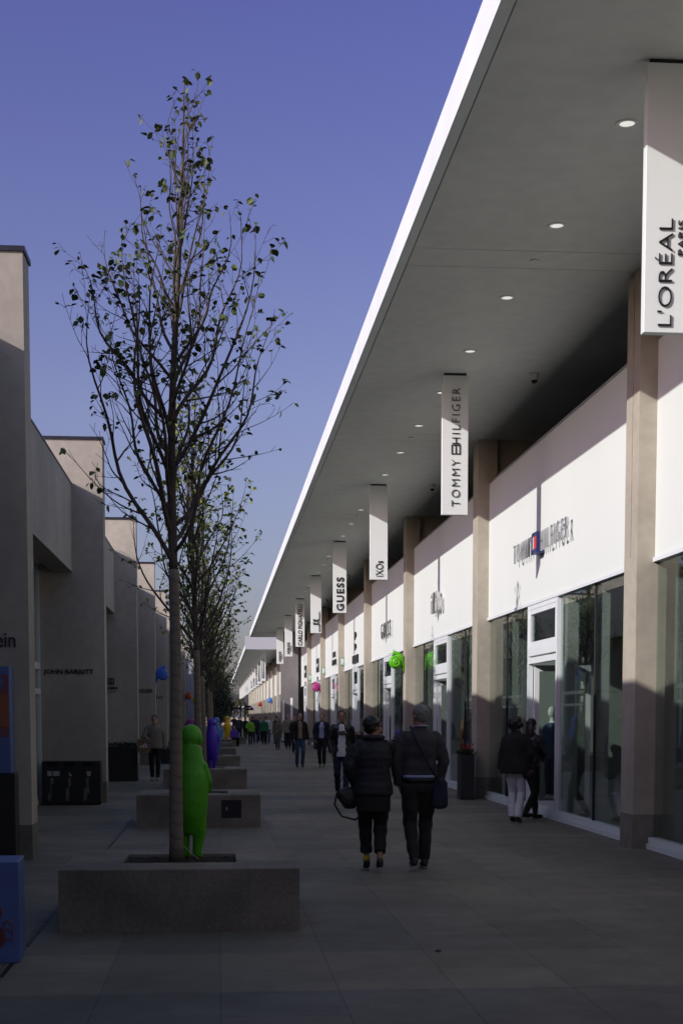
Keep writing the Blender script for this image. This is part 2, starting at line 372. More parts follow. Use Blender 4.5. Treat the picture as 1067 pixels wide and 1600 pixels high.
# ---------------------------------------------------------------- left terrace
def terrace(F0, n, y1, label, body=stucco_l, firstmat=None):
    root = empty('shop_terrace', (0, F0, 0), label, 'building')
    inv = Matrix.Translation((0, -F0, 0))
    def put(mb, name, m, par=root): mb.xf(inv); return mb.obj(name, m, par)
    for k in range(n):
        F = F0 + 10.8 * k
        bm_ = body if (k or not firstmat) else firstmat
        fn = put(MB().box(-6, -2.1, F, F + .50, .4, 6.68), 'fin_wall', bm_)
        put(MB().box(-6, -2.096, F - .004, F + .504, 0, .4), 'plinth', mat('fin_plinth', (.155, .145, .122), .85, .25, 4, .3, 50), fn)
        put(MB().box(-6.03, -2.075, F - .025, F + .525, 6.68, 6.735), 'coping', cap_m, fn)
        e = min(F + 10.8, y1); a0 = F + .5
        bmo = put(MB().box(-3.05, -2.67, a0, e, 4.27, 5.87), 'beam', bm_)
        put(MB().box(-3.06, -2.655, a0, e, 5.87, 5.895), 'coping', cap_m, bmo)
        put(MB().box(-14, -3.05, a0, e, 4.42, 4.5), 'porch_ceiling', soffit_m)
        put(MB().box(-14, -3.05, a0, e, 5.6, 5.7), 'roof', soffit_m)
        fr = MB(); x0, x1 = -3.36, -3.28
        for z0, z1 in ((0, .12), (2.02, 2.12), (2.48, 2.60), (4.3, 4.42)): fr.box(x0, x1, a0, e, z0, z1)
        for j in range(6):
            y = a0 + (e - a0 - .08) * j / 5; 
            for z0, z1 in ((.12, 2.02), (2.12, 2.48), (2.6, 4.3)): fr.box(x0, x1, y, y + .07, z0, z1)
        wf = put(fr, 'shopfront_frame', white_metal)
        put(MB().box(-3.33, -3.318, a0 + .07, e - .07, .12, 4.3), 'shopfront_glass', glass_m, wf)
        if k + 1 < n or e < y1: pass
    put(MB().box(-14, -13.8, F0, y1, 0, 5.6), 'rear_wall', inner_dark)
    put(MB().box(-13.8, -3.4, F0 + .6, y1, .0, .02), 'shop_floor', shop_floor)
    return root
terrace(-5.19, 11, 114.4, 'near terrace of shops on the left with stepped grey rendered fin walls')
terrace(114.5, 12, 244, 'far terrace of shops on the left with a bluish white end wall', firstmat=mat('pale_render', (.30, .31, .36), .8, .1, 1))

# ================================================================ STREET THINGS
# stone planters
PY = [10.82, 21.05, 31.3, 41.5, 51.6, 61.8, 72.0]
words = ['nearest', 'second', 'third', 'fourth', 'fifth', 'sixth', 'farthest']
def planter():
    r = empty('stone_planter', (-.3, PY[0], 0), 'nearest grey stone tree planter, holding the tall bare tree and the green figure', 'planter', 'stone planters down the middle of the street')
    b = MB(); x0, x1, y0, y1, z = -.9, .9, 0, 1.62, .476; hx0, hx1, hy0, hy1 = -.45, .43, .47, 1.19; e = .008
    # shell with a well cut in the top
    b.v = [(x0, y0, 0), (x1, y0, 0), (x1, y1, 0), (x0, y1, 0), (x0, y0, z - e), (x1, y0, z - e), (x1, y1, z - e), (x0, y1, z - e),
           (x0 + e, y0 + e, z), (x1 - e, y0 + e, z), (x1 - e, y1 - e, z), (x0 + e, y1 - e, z), (hx0, hy0, z), (hx1, hy0, z), (hx1, hy1, z), (hx0, hy1, z),
           (hx0, hy0, .2), (hx1, hy0, .2), (hx1, hy1, .2), (hx0, hy1, .2)]
    for a in (0, 4, 8, 12):
        for i in range(4): j = (i + 1) % 4; b.f.append((a + i, a + j, a + 4 + j, a + 4 + i))
    b.f.append((16, 17, 18, 19)); b.obj('body', planter_m, r)
    s = MB(); nx, ny = 44, 36
    for j in range(ny + 1):
        for i in range(nx + 1):
            x = hx0 + (hx1 - hx0) * i / nx; y = hy0 + (hy1 - hy0) * j / ny
            s.v.append((x, y, .447 + .012 * noise.noise(Vector((x * 30, y * 30, 0))) + .009 * rnd.random()))
    for j in range(ny):
        for i in range(nx): q = j * (nx + 1) + i; s.f.append((q, q + 1, q + nx + 2, q + nx + 1))
    s.obj('soil', soil_m, r); return r
pl0 = planter(); planters = [pl0]
for k in range(1, 7):
    c = copy_tree(pl0); c.location = (-.3, PY[k], 0); planters.append(c)
    c['label'] = ['', 'second stone planter back from the front, with the black hatch in its front face', 'third stone planter from the front, under the violet figure', 'fourth stone planter from the front, under the light blue figure', 'fifth stone planter from the front, a low block past the blue figure', 'sixth stone planter from the front, with the small orange figure', 'farthest stone planter, where people sit beside the yellow figure'][k]
h = MB().box(.33, .62, -.006, 0.012, .14, .40); h.obj('access_hatch', black_m, planters[1])
hh = MB().box(.40, .415, -.02, -.006, .25, .30); hh.obj('latch', silver_m, planters[1])

# ---------------------------------------------------------------- trees
def make_tree(seed, H, r0, fork, Rw, nprim, leaves, wrap=True, m_leaf=leaf_m, lsize=.052, sub=1.0, dens=1.0, lean=.06, bend=.05):
    rd = random.Random(seed); wood = MB(); lf = MB(); z0 = .0
    def tp(z):  # trunk point
        t = z / H
        return Vector((lean * (t ** 2) - bend * math.sin(t * 3.1) + .015 * math.sin(t * 11 + seed), .04 * math.sin(t * 5 + seed), z))
    def tr(z):
        t = z / H; return r0 * (1 - .35 * min(1, t / .42)) if t < .42 else r0 * .65 * max(0, 1 - (t - .42) / .58) ** .9 + .004
    N = 40; zs = [H * i / N for i in range(N + 1)]
    zw = fork - .03
    lower = [z for z in zs if z < zw] + [zw]; upper = [zw] + [z for z in zs if z > zw]
    wr = MB(); wr.tube([tp(z) for z in lower], [tr(z) * (1 + .12 * math.exp(-z * 6)) + (.004 if wrap else 0) + .002 * rd.random() for z in lower], 14)
    wood.tube([tp(z) for z in upper], [tr(z) for z in upper], 10)
    def env(z):
        u = (z - fork) / (H - fork)
        if u < .12: return Rw * (.25 + u / .12 * .35)
        if u < .40: return Rw * (.6 + (u - .12) / .28 * .4)
        if u < .6: return Rw * (1 - (u - .4) / .2 * .22)
        return Rw * max(.04, .78 * max(0, 1 - (u - .6) / .4) ** .8)
    def leaf(p, d, s):
        # curled folded blade, 4 quads, hanging from p
        d = d.normalized(); side = d.cross(Vector((rd.gauss(0, .4), rd.gauss(0, .4), 1)))
        if side.length < .1: side = Vector((1, 0, 0))
        side.normalize(); nrm = side.cross(d).normalized(); b = len(lf.v); cv = rd.uniform(.1, .5); fo = rd.uniform(.0, .35)
        L = s; W = s * rd.uniform(.32, .48)
        for t, wd in ((0, .15), (.35, 1), (.7, .85), (1, .08)):
            c = p + d * (L * t) - nrm * (cv * L * t * t)
            lf.v += [tuple(c - side * W * wd + nrm * fo * W * wd), tuple(c), tuple(c + side * W * wd + nrm * fo * W * wd)]
        for i in range(3):
            q = b + i * 3; lf.f += [(q, q + 1, q + 4, q + 3), (q + 1, q + 2, q + 5, q + 4)]
    def cluster(p, d, n):
        for _ in range(n):
            leaf(p + Vector((rd.gauss(0, .012), rd.gauss(0, .012), rd.gauss(0, .012))), Vector((d.x + rd.gauss(0, .9), d.y + rd.gauss(0, .9), rd.gauss(-.25, .5))), lsize * rd.uniform(.55, 1.25))
    def branch(p0, d0, L, r, lvl, upw):
        n = max(3, int(L / (.10 if lvl < 2 else .05))); pts = [p0]; d = d0.normalized(); st = L / n; p = p0.copy(); kink = 0
        for i in range(n):
            d = (d + Vector((rd.gauss(0, .10), rd.gauss(0, .10), rd.gauss(0, .05))) + Vector((0, 0, upw))).normalized()
            p = p + d * st; pts.append(p.copy())
        rad = [max(.0016, r * (1 - .82 * i / n)) for i in range(n + 1)]
        wood.tube(pts, rad, 6 if lvl == 1 else (5 if lvl == 2 else 4), cap=False)
        return pts, rad
    def twigs(pts, rad, lvl, L):
        if lvl >= 4: return
        n = len(pts) - 1
        step = {1: .17, 2: .13, 3: .1}[lvl] / sub
        m = int(L / step)
        for i in range(m):
            t = .12 + .86 * (i + rd.random() * .8) / max(1, m); j = min(n - 1, int(t * n)); p = pts[j].lerp(pts[j + 1], t * n - j)
            d = (pts[j + 1] - pts[j]).normalized(); ax = Vector((rd.gauss(0, 1), rd.gauss(0, 1), rd.gauss(0, .5))).cross(d)
            if ax.length < .05: continue
            ang = rd.uniform(.45, .95); dd = Matrix.Rotation(ang, 3, ax.normalized()) @ d
            if dd.z < -.05: dd.z = abs(dd.z) * .3
            l2 = L * (1 - t * .65) * rd.uniform(.22, .5) if lvl < 3 else rd.uniform(.05, .14)
            l2 = min(l2, .95); l2 = max(l2, .06)
            q, rr = branch(p, dd, l2, max(.0022, rad[j] * rd.uniform(.4, .6)), lvl + 1, .05)
            if lvl <= 2 and l2 > .16: twigs(q, rr, lvl + 1, l2)
            if rd.random() < leaves * (1.5 if q[-1].z > H * .62 else .8): cluster(q[-1], q[-1] - q[-2], rd.choice((1, 2, 2, 3)))
            elif rd.random() < leaves * .4: cluster(q[len(q) // 2], q[-1] - q[-2], 1)
    for i in range(nprim):
        t = (i + rd.uniform(-.3, .3)) / nprim; t = max(0, t)
        z = fork + .02 + (H - fork) * .80 * t ** 1.15
        az = i * 2.399 + rd.gauss(0, .3); zt = min(H - .1, z + (2.1 - 1.25 * t) * rd.uniform(.75, 1.1) * (H - fork) / 3.8)
        Rt = env(zt) * rd.uniform(.65, 1.08); dz = zt - z; p0 = tp(z); pts = []; n = 16
        wob = [rd.gauss(0, 1) for _ in range(6)]
        for j in range(n + 1):
            u = j / n; rr = Rt * (1 - (1 - u) ** 1.7)
            a = az + .25 * wob[0] * u + .08 * math.sin(u * 9 + wob[1])
            base = tp(z + dz * u ** 1.1) * (1 - 0) if u < .3 else tp(z + dz * u ** 1.1)
            pts.append(Vector((base.x + rr * math.cos(a) + .018 * wob[2] * math.sin(u * 14), base.y + rr * math.sin(a) + .018 * wob[3] * math.sin(u * 12), z + dz * u ** 1.1 + .02 * math.sin(u * 10 + wob[4]) * u)))
        L = sum((pts[j + 1] - pts[j]).length for j in range(n)); rb = min(.029, tr(z) * .62) * rd.uniform(.75, 1.0)
        rad = [max(.0022, rb * (1 - u / n) ** .8) for u in range(n + 1)]
        wood.tube(pts, rad, 7, cap=False); twigs(pts, rad, 1, L)
        cluster(pts[-1], pts[-1] - pts[-2], rd.choice((1, 2, 3)) if leaves > 0 else 0)
    ptsT = [tp(z) for z in zs if z > H * .6]; twigs(ptsT, [tr(p.z) for p in ptsT], 1, H * .35)
    cluster(tp(H), Vector((0, 0, 1)), 3)
    root = empty('street_tree', (0, 0, 0), 't', 'tree', 'trees planted in the row of stone planters')
    wr.obj('trunk', burlap_m if wrap else bark_m, root, True); cr = wood.obj('branches', bark_m, root, True); lf.obj('foliage', m_leaf, cr, False)
    return root
SEED = 52
t1 = make_tree(SEED, 6.10, .052, 2.38, 1.05, 30, .5, lsize=.052, sub=1.0, lean=-.10, bend=-.045); t1.location = (-.33, 11.70, .44); t1.rotation_euler.z = math.pi
t1['label'] = 'tall nearly bare tree with burlap wrapped trunk in the nearest stone planter'
t2 = make_tree(23, 6.3, .06, 2.2, 1.2, 30, .8, m_leaf=leaf2_m, lsize=.07, sub=.8); t2.location = (-.33, 22.0, .44); t2.rotation_euler.z = 1
t2['label'] = 'second tree back, yellow green leaved, rising behind the second stone planter'
t3 = make_tree(31, 6.1, .06, 2.1, 1.25, 30, .9, m_leaf=leaf2_m, lsize=.075, sub=.75); t3.location = (-.33, 32.2, .44)
t3['label'] = 'third tree back, standing beside the violet figure'
rest = [(42.4, t2, 2.0, 'fourth tree back, standing in the light blue figure planter'), (52.6, t3, 4.1, 'fifth tree back in the planter row'), (62.7, t2, 3.3, 'sixth tree back in the planter row'), (73.0, t3, 5.2, 'seventh tree back, above the far people at the benches')]
for y, src, rz, lb in rest:
    c = copy_tree(src); c.location = (-.33, y, .44); c.rotation_euler.z = rz; c.scale = (1, 1, .96 + .05 * math.sin(y)); c['label'] = lb
# dense dark green trees further on
def dense_tree(seed):
    rd = random.Random(seed); tr = MB(); tr.tube([(0, 0, 0), (.03, 0, 1.2), (0, .02, 2.6), (0, 0, 4.2)], [.07, .06, .045, .015], 8)
    for i in range(14):
        a = i * 2.4; z = 1.4 + i * .17; tr.tube([(0, 0, z), (.4 * math.cos(a), .4 * math.sin(a), z + .35), (.75 * math.cos(a), .75 * math.sin(a), z + .75)], [.025, .016, .006], 5)
    lf = MB(); cl = []
    for i in range(70):
        z = rd.uniform(1.3, 4.9); u = (z - 1.3) / 3.6; rr = 1.15 * math.sin(math.pi * min(1, .15 + .8 * u)) ** .7 * rd.uniform(.3, 1); a = rd.uniform(0, 6.28); cl.append((Vector((rr * math.cos(a), rr * math.sin(a), z)), rd.uniform(.18, .38)))
    for c, r in cl:
        for _ in range(46):
            p = c + Vector((rd.gauss(0, 1), rd.gauss(0, 1), rd.gauss(0, .8))) * r * .6; d_ = Vector((rd.gauss(0, 1), rd.gauss(0, 1), rd.gauss(0, 1))).normalized(); e_ = d_.cross(Vector((0, 0, 1)) + Vector((rd.random(), 0, 0))).normalized(); s = rd.uniform(.05, .10); b = len(lf.v)
            lf.v += [tuple(p), tuple(p + d_ * s + e_ * s * .5), tuple(p + d_ * s * 2), tuple(p + d_ * s - e_ * s * .5)]; lf.f.append((b, b + 1, b + 2, b + 3))
    root = empty('street_tree', (0, 0, 0), 'dense dark green tree beyond the last stone planter, nearest of the leafy ones', 'tree', 'dense green trees at the far end of the street')
    tr.obj('trunk', bark_m, root, True); lf.obj('crown', mat('leaf_dark', (.035, .055, .018), .6, .5, 2), root); return root
dt = dense_tree(5); dt.location = (-.1, 88, 0)
for i, (x, y, s) in enumerate(((-.35, 97, 1.0), (.1, 107, .95), (-.3, 118, 1.05), (0, 131, 1), (-.2, 146, .9), (.2, 166, 1), (-.2, 190, 1))):
    c = copy_tree(dt); c.location = (x, y, 0); c.rotation_euler.z = i * 1.3; c.scale = (s, s, s); c['label'] = 'dense dark green tree at the far end, ' + ['just behind the nearest leafy one', 'third of the leafy row', 'fourth of the leafy row', 'fifth of the leafy row', 'sixth of the leafy row', 'seventh of the leafy row', 'last of the leafy row'][i]

# far backdrop: end wall, low building, trees, hill
ew = MB().box(-4, 14, 262, 262.4, 0, 1.32); ew.box(-4.05, 14.05, 261.95, 262.45, 1.32, 1.4)
tag(ew.obj('end_wall', mat('pale_wall', (.42, .36, .30), .85, .1, .5)), 'long low pale beige wall closing the far end of the street', 'wall')
fb = empty('far_building', (5, 300, 0), 'low far building with pale flat roof seen above the end wall', 'building')
MB().box(-4.5, 8, 0, 12, 0, 3.3).obj('wall', mat('far_blue', (.16, .2, .28), .6, .2, .5), fb); MB().box(-4.8, 8.3, -.3, 12.3, 3.3, 3.75).obj('roof', mat('far_roof', (.5, .52, .56), .6), fb)
hl = MB(); nx = 60
for j, (y, s) in enumerate(((420, 0), (520, .7), (700, 1), (880, .6))):
    for i in range(nx + 1):
        x = -250 + 500 * i / nx; hl.v.append((x, y, -1 + s * (13 + 5 * noise.noise(Vector((x / 60, y / 200, 1))))))
for j in range(3):
    for i in range(nx): q = j * (nx + 1) + i; hl.f.append((q, q + 1, q + nx + 2, q + nx + 1))
tag(hl.obj('hill', mat('hill_green', (.05, .05, .035), .9, .4, .05), None, True), kind='structure')
def far_tree(seed, x, y, hgt, m_, lb):
    rd = random.Random(seed); root = empty('far_tree', (x, y, 0), lb, 'tree', 'distant trees behind the end wall')
    MB().tube([(0, 0, 0), (0, 0, hgt * .5), (.1, 0, hgt * .9)], [.16, .12, .03], 6).obj('trunk', bark_m, root)
    lf = MB()
    for i in range(28):
        a = rd.uniform(0, 6.28); rr = rd.uniform(0, hgt * .33); c = Vector((rr * math.cos(a), rr * math.sin(a), rd.uniform(.3, .92) * hgt))
        for _ in range(26):
            p = c + Vector((rd.gauss(0, 1), rd.gauss(0, 1), rd.gauss(0, 1))) * hgt * .07; s = rd.uniform(.12, .3); d_ = Vector((rd.gauss(0, 1), rd.gauss(0, 1), rd.gauss(0, 1))).normalized(); e_ = d_.cross(Vector((.3, .2, 1))).normalized(); b = len(lf.v)
            lf.v += [tuple(p), tuple(p + d_ * s + e_ * s * .5), tuple(p + d_ * s * 2), tuple(p + d_ * s - e_ * s * .5)]; lf.f.append((b, b + 1, b + 2, b + 3))
    lf.obj('crown', m_, root)
far_a = mat('far_leaf', (.10, .10, .035), .7, .4, .3); far_b = mat('far_leaf_brown', (.10, .075, .04), .7, .4, .3)
side = ['leftmost', 'second from left', 'third from left', 'fourth from left', 'fifth from left', 'sixth from left', 'seventh from left', 'rightmost']
for i in range(8):
    far_tree(40 + i, -3.5 + i * 1.9, 275 + 6 * (i % 3), 4.6 + .9 * math.sin(i * 2.1), far_a if i % 3 else far_b, '%s %s tree behind the pale end wall' % (side[i], ['brownish', 'olive green'][1 if i % 3 else 0]))

# ---------------------------------------------------------------- banners
ban_lab = ['nearest hanging white banner reading L\'ORÉAL PARIS', 'hanging white banner reading TOMMY HILFIGER', 'hanging white banner reading iXOs', 'hanging white banner reading GUESS', 'hanging white banner with two dark squares reading ELISABETTA FRANCHI', 'hanging white banner reading CARLO PIGNATELLI', 'nearer of the two hanging white banners reading ARMANI', 'farther of the two hanging white banners reading ARMANI']
for k in range(8):
    y = 11.88 + 10.8 * k
    b = empty('hanging_banner', (3.5, y, 4.77), ban_lab[k], 'banner', 'white banners hanging under the arcade roof')
    MB().box(0, .41, 0, .09, 0, 2.14, .003).obj('board', banner_m, b)
    MB().box(.03, .38, .025, .065, 2.14, 2.18).obj('bracket', dark_gap, b)
    T = lambda nm, t, L, h, x, z, m_=letter_m, bold=.012, sp=1.0: text_part(nm, t, L, h, BAN(x, -.010, z), m_, b, .005, bold, sp)
    if k == 0: T('lettering', "L'ORÉAL", .86, .145, .155, .48, bold=-.014); T('small_lettering', 'PARIS', .28, .055, .30, .76, bold=-.01)
    if k == 1:
        T('lettering', 'TOMMY', .72, .125, .215, .49, sp=1.3, bold=-.016); T('lettering', 'HILFIGER', .85, .125, .215, 1.52, sp=1.3, bold=-.016)
        q = MB(); 
        for bx in ((.145, .16, .93, 1.08), (.27, .285, .93, 1.08), (.16, .27, .93, .945), (.16, .27, 1.065, 1.08), (.208, .222, .945, 1.065)): q.box(bx[0], bx[1], -.012, -.002, bx[2], bx[3])
        q.obj('flag_emblem', letter_m, b)
    if k == 2: T('lettering', 'iXOs', .36, .17, .22, .25, bold=.0)
    if k == 3: T('lettering', 'GUESS', 1.02, .23, .22, .57, bold=.025, sp=1.2)
    if k == 4:
        q = MB(); 
        for z in (.32, .44):
            q.box(.10, .28, -.03, -.002, z, z + .03); q.box(.10, .13, -.03, -.002, z + .03, z + .09); q.box(.25, .28, -.03, -.002, z + .03, z + .09); q.box(.18, .2, -.03, -.002, z + .03, z + .07)
        q.obj('square_emblem', letter_m, b); T('lettering', 'ELISABETTA FRANCHI', .75, .06, .335, .43)
    if k == 5: T('lettering', 'CARLO PIGNATELLI', 1.85, .19, .21, .98, bold=.02)
    if k in (6, 7): T('lettering', 'ARMANI', .62, .17, .2, .42, bold=.02); T('small_lettering', 'OUTLET', .3, .06, .33, .42)
nth = ['first', 'second', 'third', 'fourth', 'fifth', 'sixth', 'seventh', 'eighth', 'ninth', 'tenth', 'eleventh', 'twelfth', 'last']
b0 = None
for k in range(13):
    y = 120.8 + 10.3 * k
    b = empty('hanging_banner', (3.5, y, 4.55), 'far hanging white banner, %s along the second arcade' % nth[k], 'banner', 'far white banners under the second arcade')
    MB().box(0, .41, 0, .09, 0, 2.36).obj('board', banner_m, b)
    if k in (0, 1):
        q = MB()
        for x in (.1, .24): q.poly([(x - .01, -.02, .2), (x + .06, -.02, .2), (x + .03, -.02, 1.9), (x + .01, -.02, 1.9)], (0, .018, 0))
        q.obj('stripe_emblem', letter_m, b)
    if k == 2: text_part('lettering', 'DSQUARED2', 1.7, .22, BAN(.2, -.022, 1.0), letter_m, b, .012, 0)
    if k in (3, 4, 6, 7): text_part('lettering', ['BALDININI', 'BRIC\'S', '', 'VILLA', 'KIDS'][k - 3], .8, .18, BAN(.2, -.022, .6), letter_m, b, .012, 0)

# ceiling fittings
lamp_e = mat('lamp_glow', (.8, .8, .75), .4, emis=(1, .98, .9, .55))
trim_m = mat('lamp_trim', (.55, .55, .54), .35)
def ring(mb, r0, r1, z, zz, k=24):
    b = len(mb.v)
    for r, h_ in ((r0, z), (r1, z), (r1, zz), (r0, zz)):
        for j in range(k): a = 6.28318 * j / k; mb.v.append((r * math.cos(a), r * math.sin(a), h_))
    for q in range(4):
        for j in range(k): mb.f.append((b + q * k + j, b + q * k + (j + 1) % k, b + ((q + 1) % 4) * k + (j + 1) % k, b + ((q + 1) % 4) * k + j))
def disc(mb, r, z, k=24): b = len(mb.v); mb.v += [(r * math.cos(6.28318 * j / k), r * math.sin(6.28318 * j / k), z) for j in range(k)]; mb.f.append(tuple(b + j for j in reversed(range(k))))
src = None; ordn = ['nearest', 'second', 'third', 'fourth', 'fifth', 'sixth', 'seventh', 'eighth', 'ninth', 'tenth', 'eleventh', 'twelfth', 'thirteenth', 'fourteenth', 'fifteenth', 'sixteenth', 'seventeenth', 'eighteenth', 'nineteenth', 'twentieth'] + ['number %d' % i for i in range(21, 40)]
ys = [13.18 + 2.72 * i for i in range(30)]
for i, y in enumerate(ys):
    if src is None:
        src = empty('downlight', (3.70, y, 6.95), 'x', 'ceiling light', 'round downlights in a line along the arcade soffit')
        t = MB(); ring(t, .070, .105, -.008, .002); t.obj('trim_ring', trim_m, src); l_ = MB(); disc(l_, .072, -.002); l_.obj('lens', lamp_e, src); o = src
    else: o = copy_tree(src); o.location = (3.70, y, 6.95)
    near = min(range(8), key=lambda k: abs(y - (11.88 + 10.8 * k))); dlt = y - (11.88 + 10.8 * near)
    nm = ["L'ORÉAL PARIS", 'TOMMY HILFIGER', 'iXOs', 'GUESS', 'ELISABETTA FRANCHI', 'CARLO PIGNATELLI', 'nearer ARMANI', 'farther ARMANI'][near]
    o['label'] = ('%s round soffit downlight counted from the camera, %s the %s banner' % (ordn[i], 'beyond' if dlt > 0 else 'before', nm))
src = None
for i in range(8):
    y = 17.1 + 10.8 * i
    if src is None:
        src = empty('smoke_detector', (3.72, y, 6.95), 'x', 'detector', 'small round detectors on the soffit joints')
        t = MB(); ring(t, .0, .055, -.02, -.0, 16); t.obj('housing', trim_m, src); o = src
    else: o = copy_tree(src); o.location = (3.72, y, 6.95)
    o['label'] = 'small round detector on the soffit joint strip, %s from the camera' % ordn[i]
src = None
for i in range(8):
    y = 22.6 + 10.8 * i
    if src is None:
        src = empty('dome_camera', (4.93, y, 6.95), 'x', 'camera', 'small dome cameras under the soffit')
        t = MB(); t.tube([(0, 0, 0), (0, 0, -.05), (0, 0, -.11)], [.075, .075, .055], 14); t.obj('housing', trim_m, src, False); MB().ball((0, 0, -.11), .05, 12, 8).obj('dome', mat('dome_dark', (.02, .02, .025), .1), src, True); o = src
    else: o = copy_tree(src); o.location = (4.93, y, 6.95)
    o['label'] = 'grey dome camera under the soffit, %s from the camera' % ordn[i]

# signs on the white panels
def wsign(lb): return empty('shop_sign', (5.25, 0, 0), lb, 'shop sign')
s = empty('shop_sign', (5.25, 23.2, 4.42), 'silver three dimensional letters reading TOMMY HILFIGER on the nearest white panel', 'shop sign')
text_part('lettering', 'TOMMY', 1.55, .32, SIDE(-.09, 1.18, 0), silver_m, s, .018, -.02, 1.5); text_part('lettering', 'HILFIGER', 1.8, .32, SIDE(-.09, -1.08, 0), silver_m, s, .018, -.02, 1.5)
fl_ = MB().box(-.14, -.02, -.06, .30, -.17, .17); fl_.obj('flag_board', mat('navy', (.02, .03, .12), .4), s)
MB().box(-.144, -.14, .12, .295, -.10, .10).obj('flag_white', white_metal, s); MB().box(-.144, -.14, -.055, .12, -.10, .10).obj('flag_red', mat('flag_red', (.55, .03, .03), .4), s)
s = empty('shop_sign', (5.25, 34.2, 4.32), 'pale grey three dimensional iXOs letters on the second white panel', 'shop sign'); text_part('lettering', 'iXOs', 1.3, .5, SIDE(-.10, 0, 0), mat('pale_letters', (.42, .43, .42), .4), s, .035, 0, 1.3)
s = empty('shop_sign', (5.25, 44.9, 4.3), 'black GUESS letters on a white panel above the shop window', 'shop sign'); text_part('lettering', 'GUESS', 2.5, .48, SIDE(-.06, 0, 0), letter_m, s, .012, -.02, 1.7)
s = empty('shop_sign', (5.25, 55.3, 4.0), 'dark emblem over a black rectangle sign on a white panel', 'shop sign')
MB().box(-.05, -.0, -1.1, 1.1, -.35, -.05).obj('black_board', letter_m, s); MB().box(-.05, 0, .1, .35, .55, .85).box(-.05, 0, .1, .35, .15, .4).box(-.05, 0, -.3, -.1, .62, .8).box(-.05, 0, -.3, -.1, .2, .36).obj('emblem', letter_m, s)
s = empty('shop_sign', (5.25, 65.2, 4.22), 'black CARLO PIGNATELLI letters on the fifth white panel', 'shop sign'); text_part('lettering', 'CARLO\nPIGNATELLI', 2.4, .6, SIDE(-.05, 0, 0), letter_m, s, .01, .0, 1.2)
for y, lb in ((76.5, 'nearer'), (87.3, 'farther')):
    s = empty('shop_sign', (5.25, y, 4.3), '%s black ARMANI board with a small square under it on a white panel' % lb, 'shop sign')
    MB().box(-.05, 0, -.9, .9, -.35, .35).obj('black_board', letter_m, s); text_part('lettering', 'ARMANI', 1.2, .18, SIDE(-.055, 0, 0), white_metal, s, .004, 0); MB().box(-.05, 0, -.2, .2, -.85, -.6).obj('small_square', letter_m, s)
# exit signs on pillar faces
for k, (pk, z) in enumerate(((3.9, 60.4), (3.85, 71.2), (3.8, 82.0))):
    e = empty('exit_sign', (5.2, z - .01, pk), '%s green and white running man exit sign on a beige pillar face' % ['nearest', 'middle', 'farthest'][k], 'exit sign', 'green exit signs on pillars')
    MB().box(-.11, .03, -.03, 0, -.16, .16).obj('board', green_sign, e)
    q = MB(); q.box(-.1, -.05, -.034, -.03, -.13, .13); q.box(-.03, .02, -.034, -.03, -.05, .12); q.box(-.02, .01, -.034, -.03, -.14, -.06); q.obj('figure_symbol', white_metal, e)
# lettering on fins (front faces at y=F)
def finsign(F, x, z, lb): return empty('wall_sign', (x, F, z), lb, 'wall sign')
s = finsign(16.41, -2.72, 2.47, 'black Calvin Klein letters on the nearest fin wall, cut off by the picture edge'); text_part('lettering', 'Calvin Klein', .95, .17, FRONT(0, -.012, 0), letter_m, s, .01, .0)
s = finsign(27.21, -2.77, 2.43, 'black JOHN BARRITT letters on the second fin wall'); text_part('lettering', 'JOHN BARRITT', .93, .115, FRONT(0, -.008, 0), letter_m, s, .004, .025)
s = finsign(38.01, -2.79, 2.35, 'black square S emblem with SALOMON letters on the third fin wall')
text_part('lettering', 'SALOMON', .36, .07, FRONT(0, -.012, 0), letter_m, s, .004, .03); text_part('small_lettering', 'TIME TO PLAY', .26, .03, FRONT(0, -.012, -.10), letter_m, s, .01, .01)
q = MB(); q.box(-.08, .09, -.02, 0, .09, .12).box(-.08, .09, -.02, 0, .24, .26).box(-.08, -.055, -.02, 0, .12, .24).box(.065, .09, -.02, 0, .12, .24); q.obj('square_emblem', letter_m, s); text_part('emblem_letter', 'S', .08, .1, FRONT(.005, -.012, .18), letter_m, s, .01, .02)
s = finsign(48.81, -2.58, 2.46, 'black letters ending NDER on the fourth fin wall'); text_part('lettering', 'LAVENDER', .9, .13, FRONT(-.06, -.012, 0), letter_m, s, .01, .0)
s = finsign(59.61, -2.5, 2.4, 'black lowercase lo letters on the fifth fin wall'); text_part('letter', 'l', .03, .16, FRONT(-.02, -.012, 0), letter_m, s, .01, .0); text_part('letter', 'o', .2, .12, FRONT(.14, -.012, -.02), letter_m, s, .01, .0)
s = finsign(16.91, -3.2, 2.78, 'small white lit Sun lettering in the shopfront between the first two fin walls')
s.location = (-3.27, 24.5, 2.78); s.rotation_euler.z = 0; MB().box(0, .03, -.9, .9, -.14, .14).obj('board', mat('sign_pale', (.5, .5, .55), .5), s); text_part('lettering', 'Sun', .9, .2, frame((0, 1, 0), (0, 0, 1), (.036, 0, 0)), mat('lilac', (.3, .28, .5), .5), s, .004, .01)

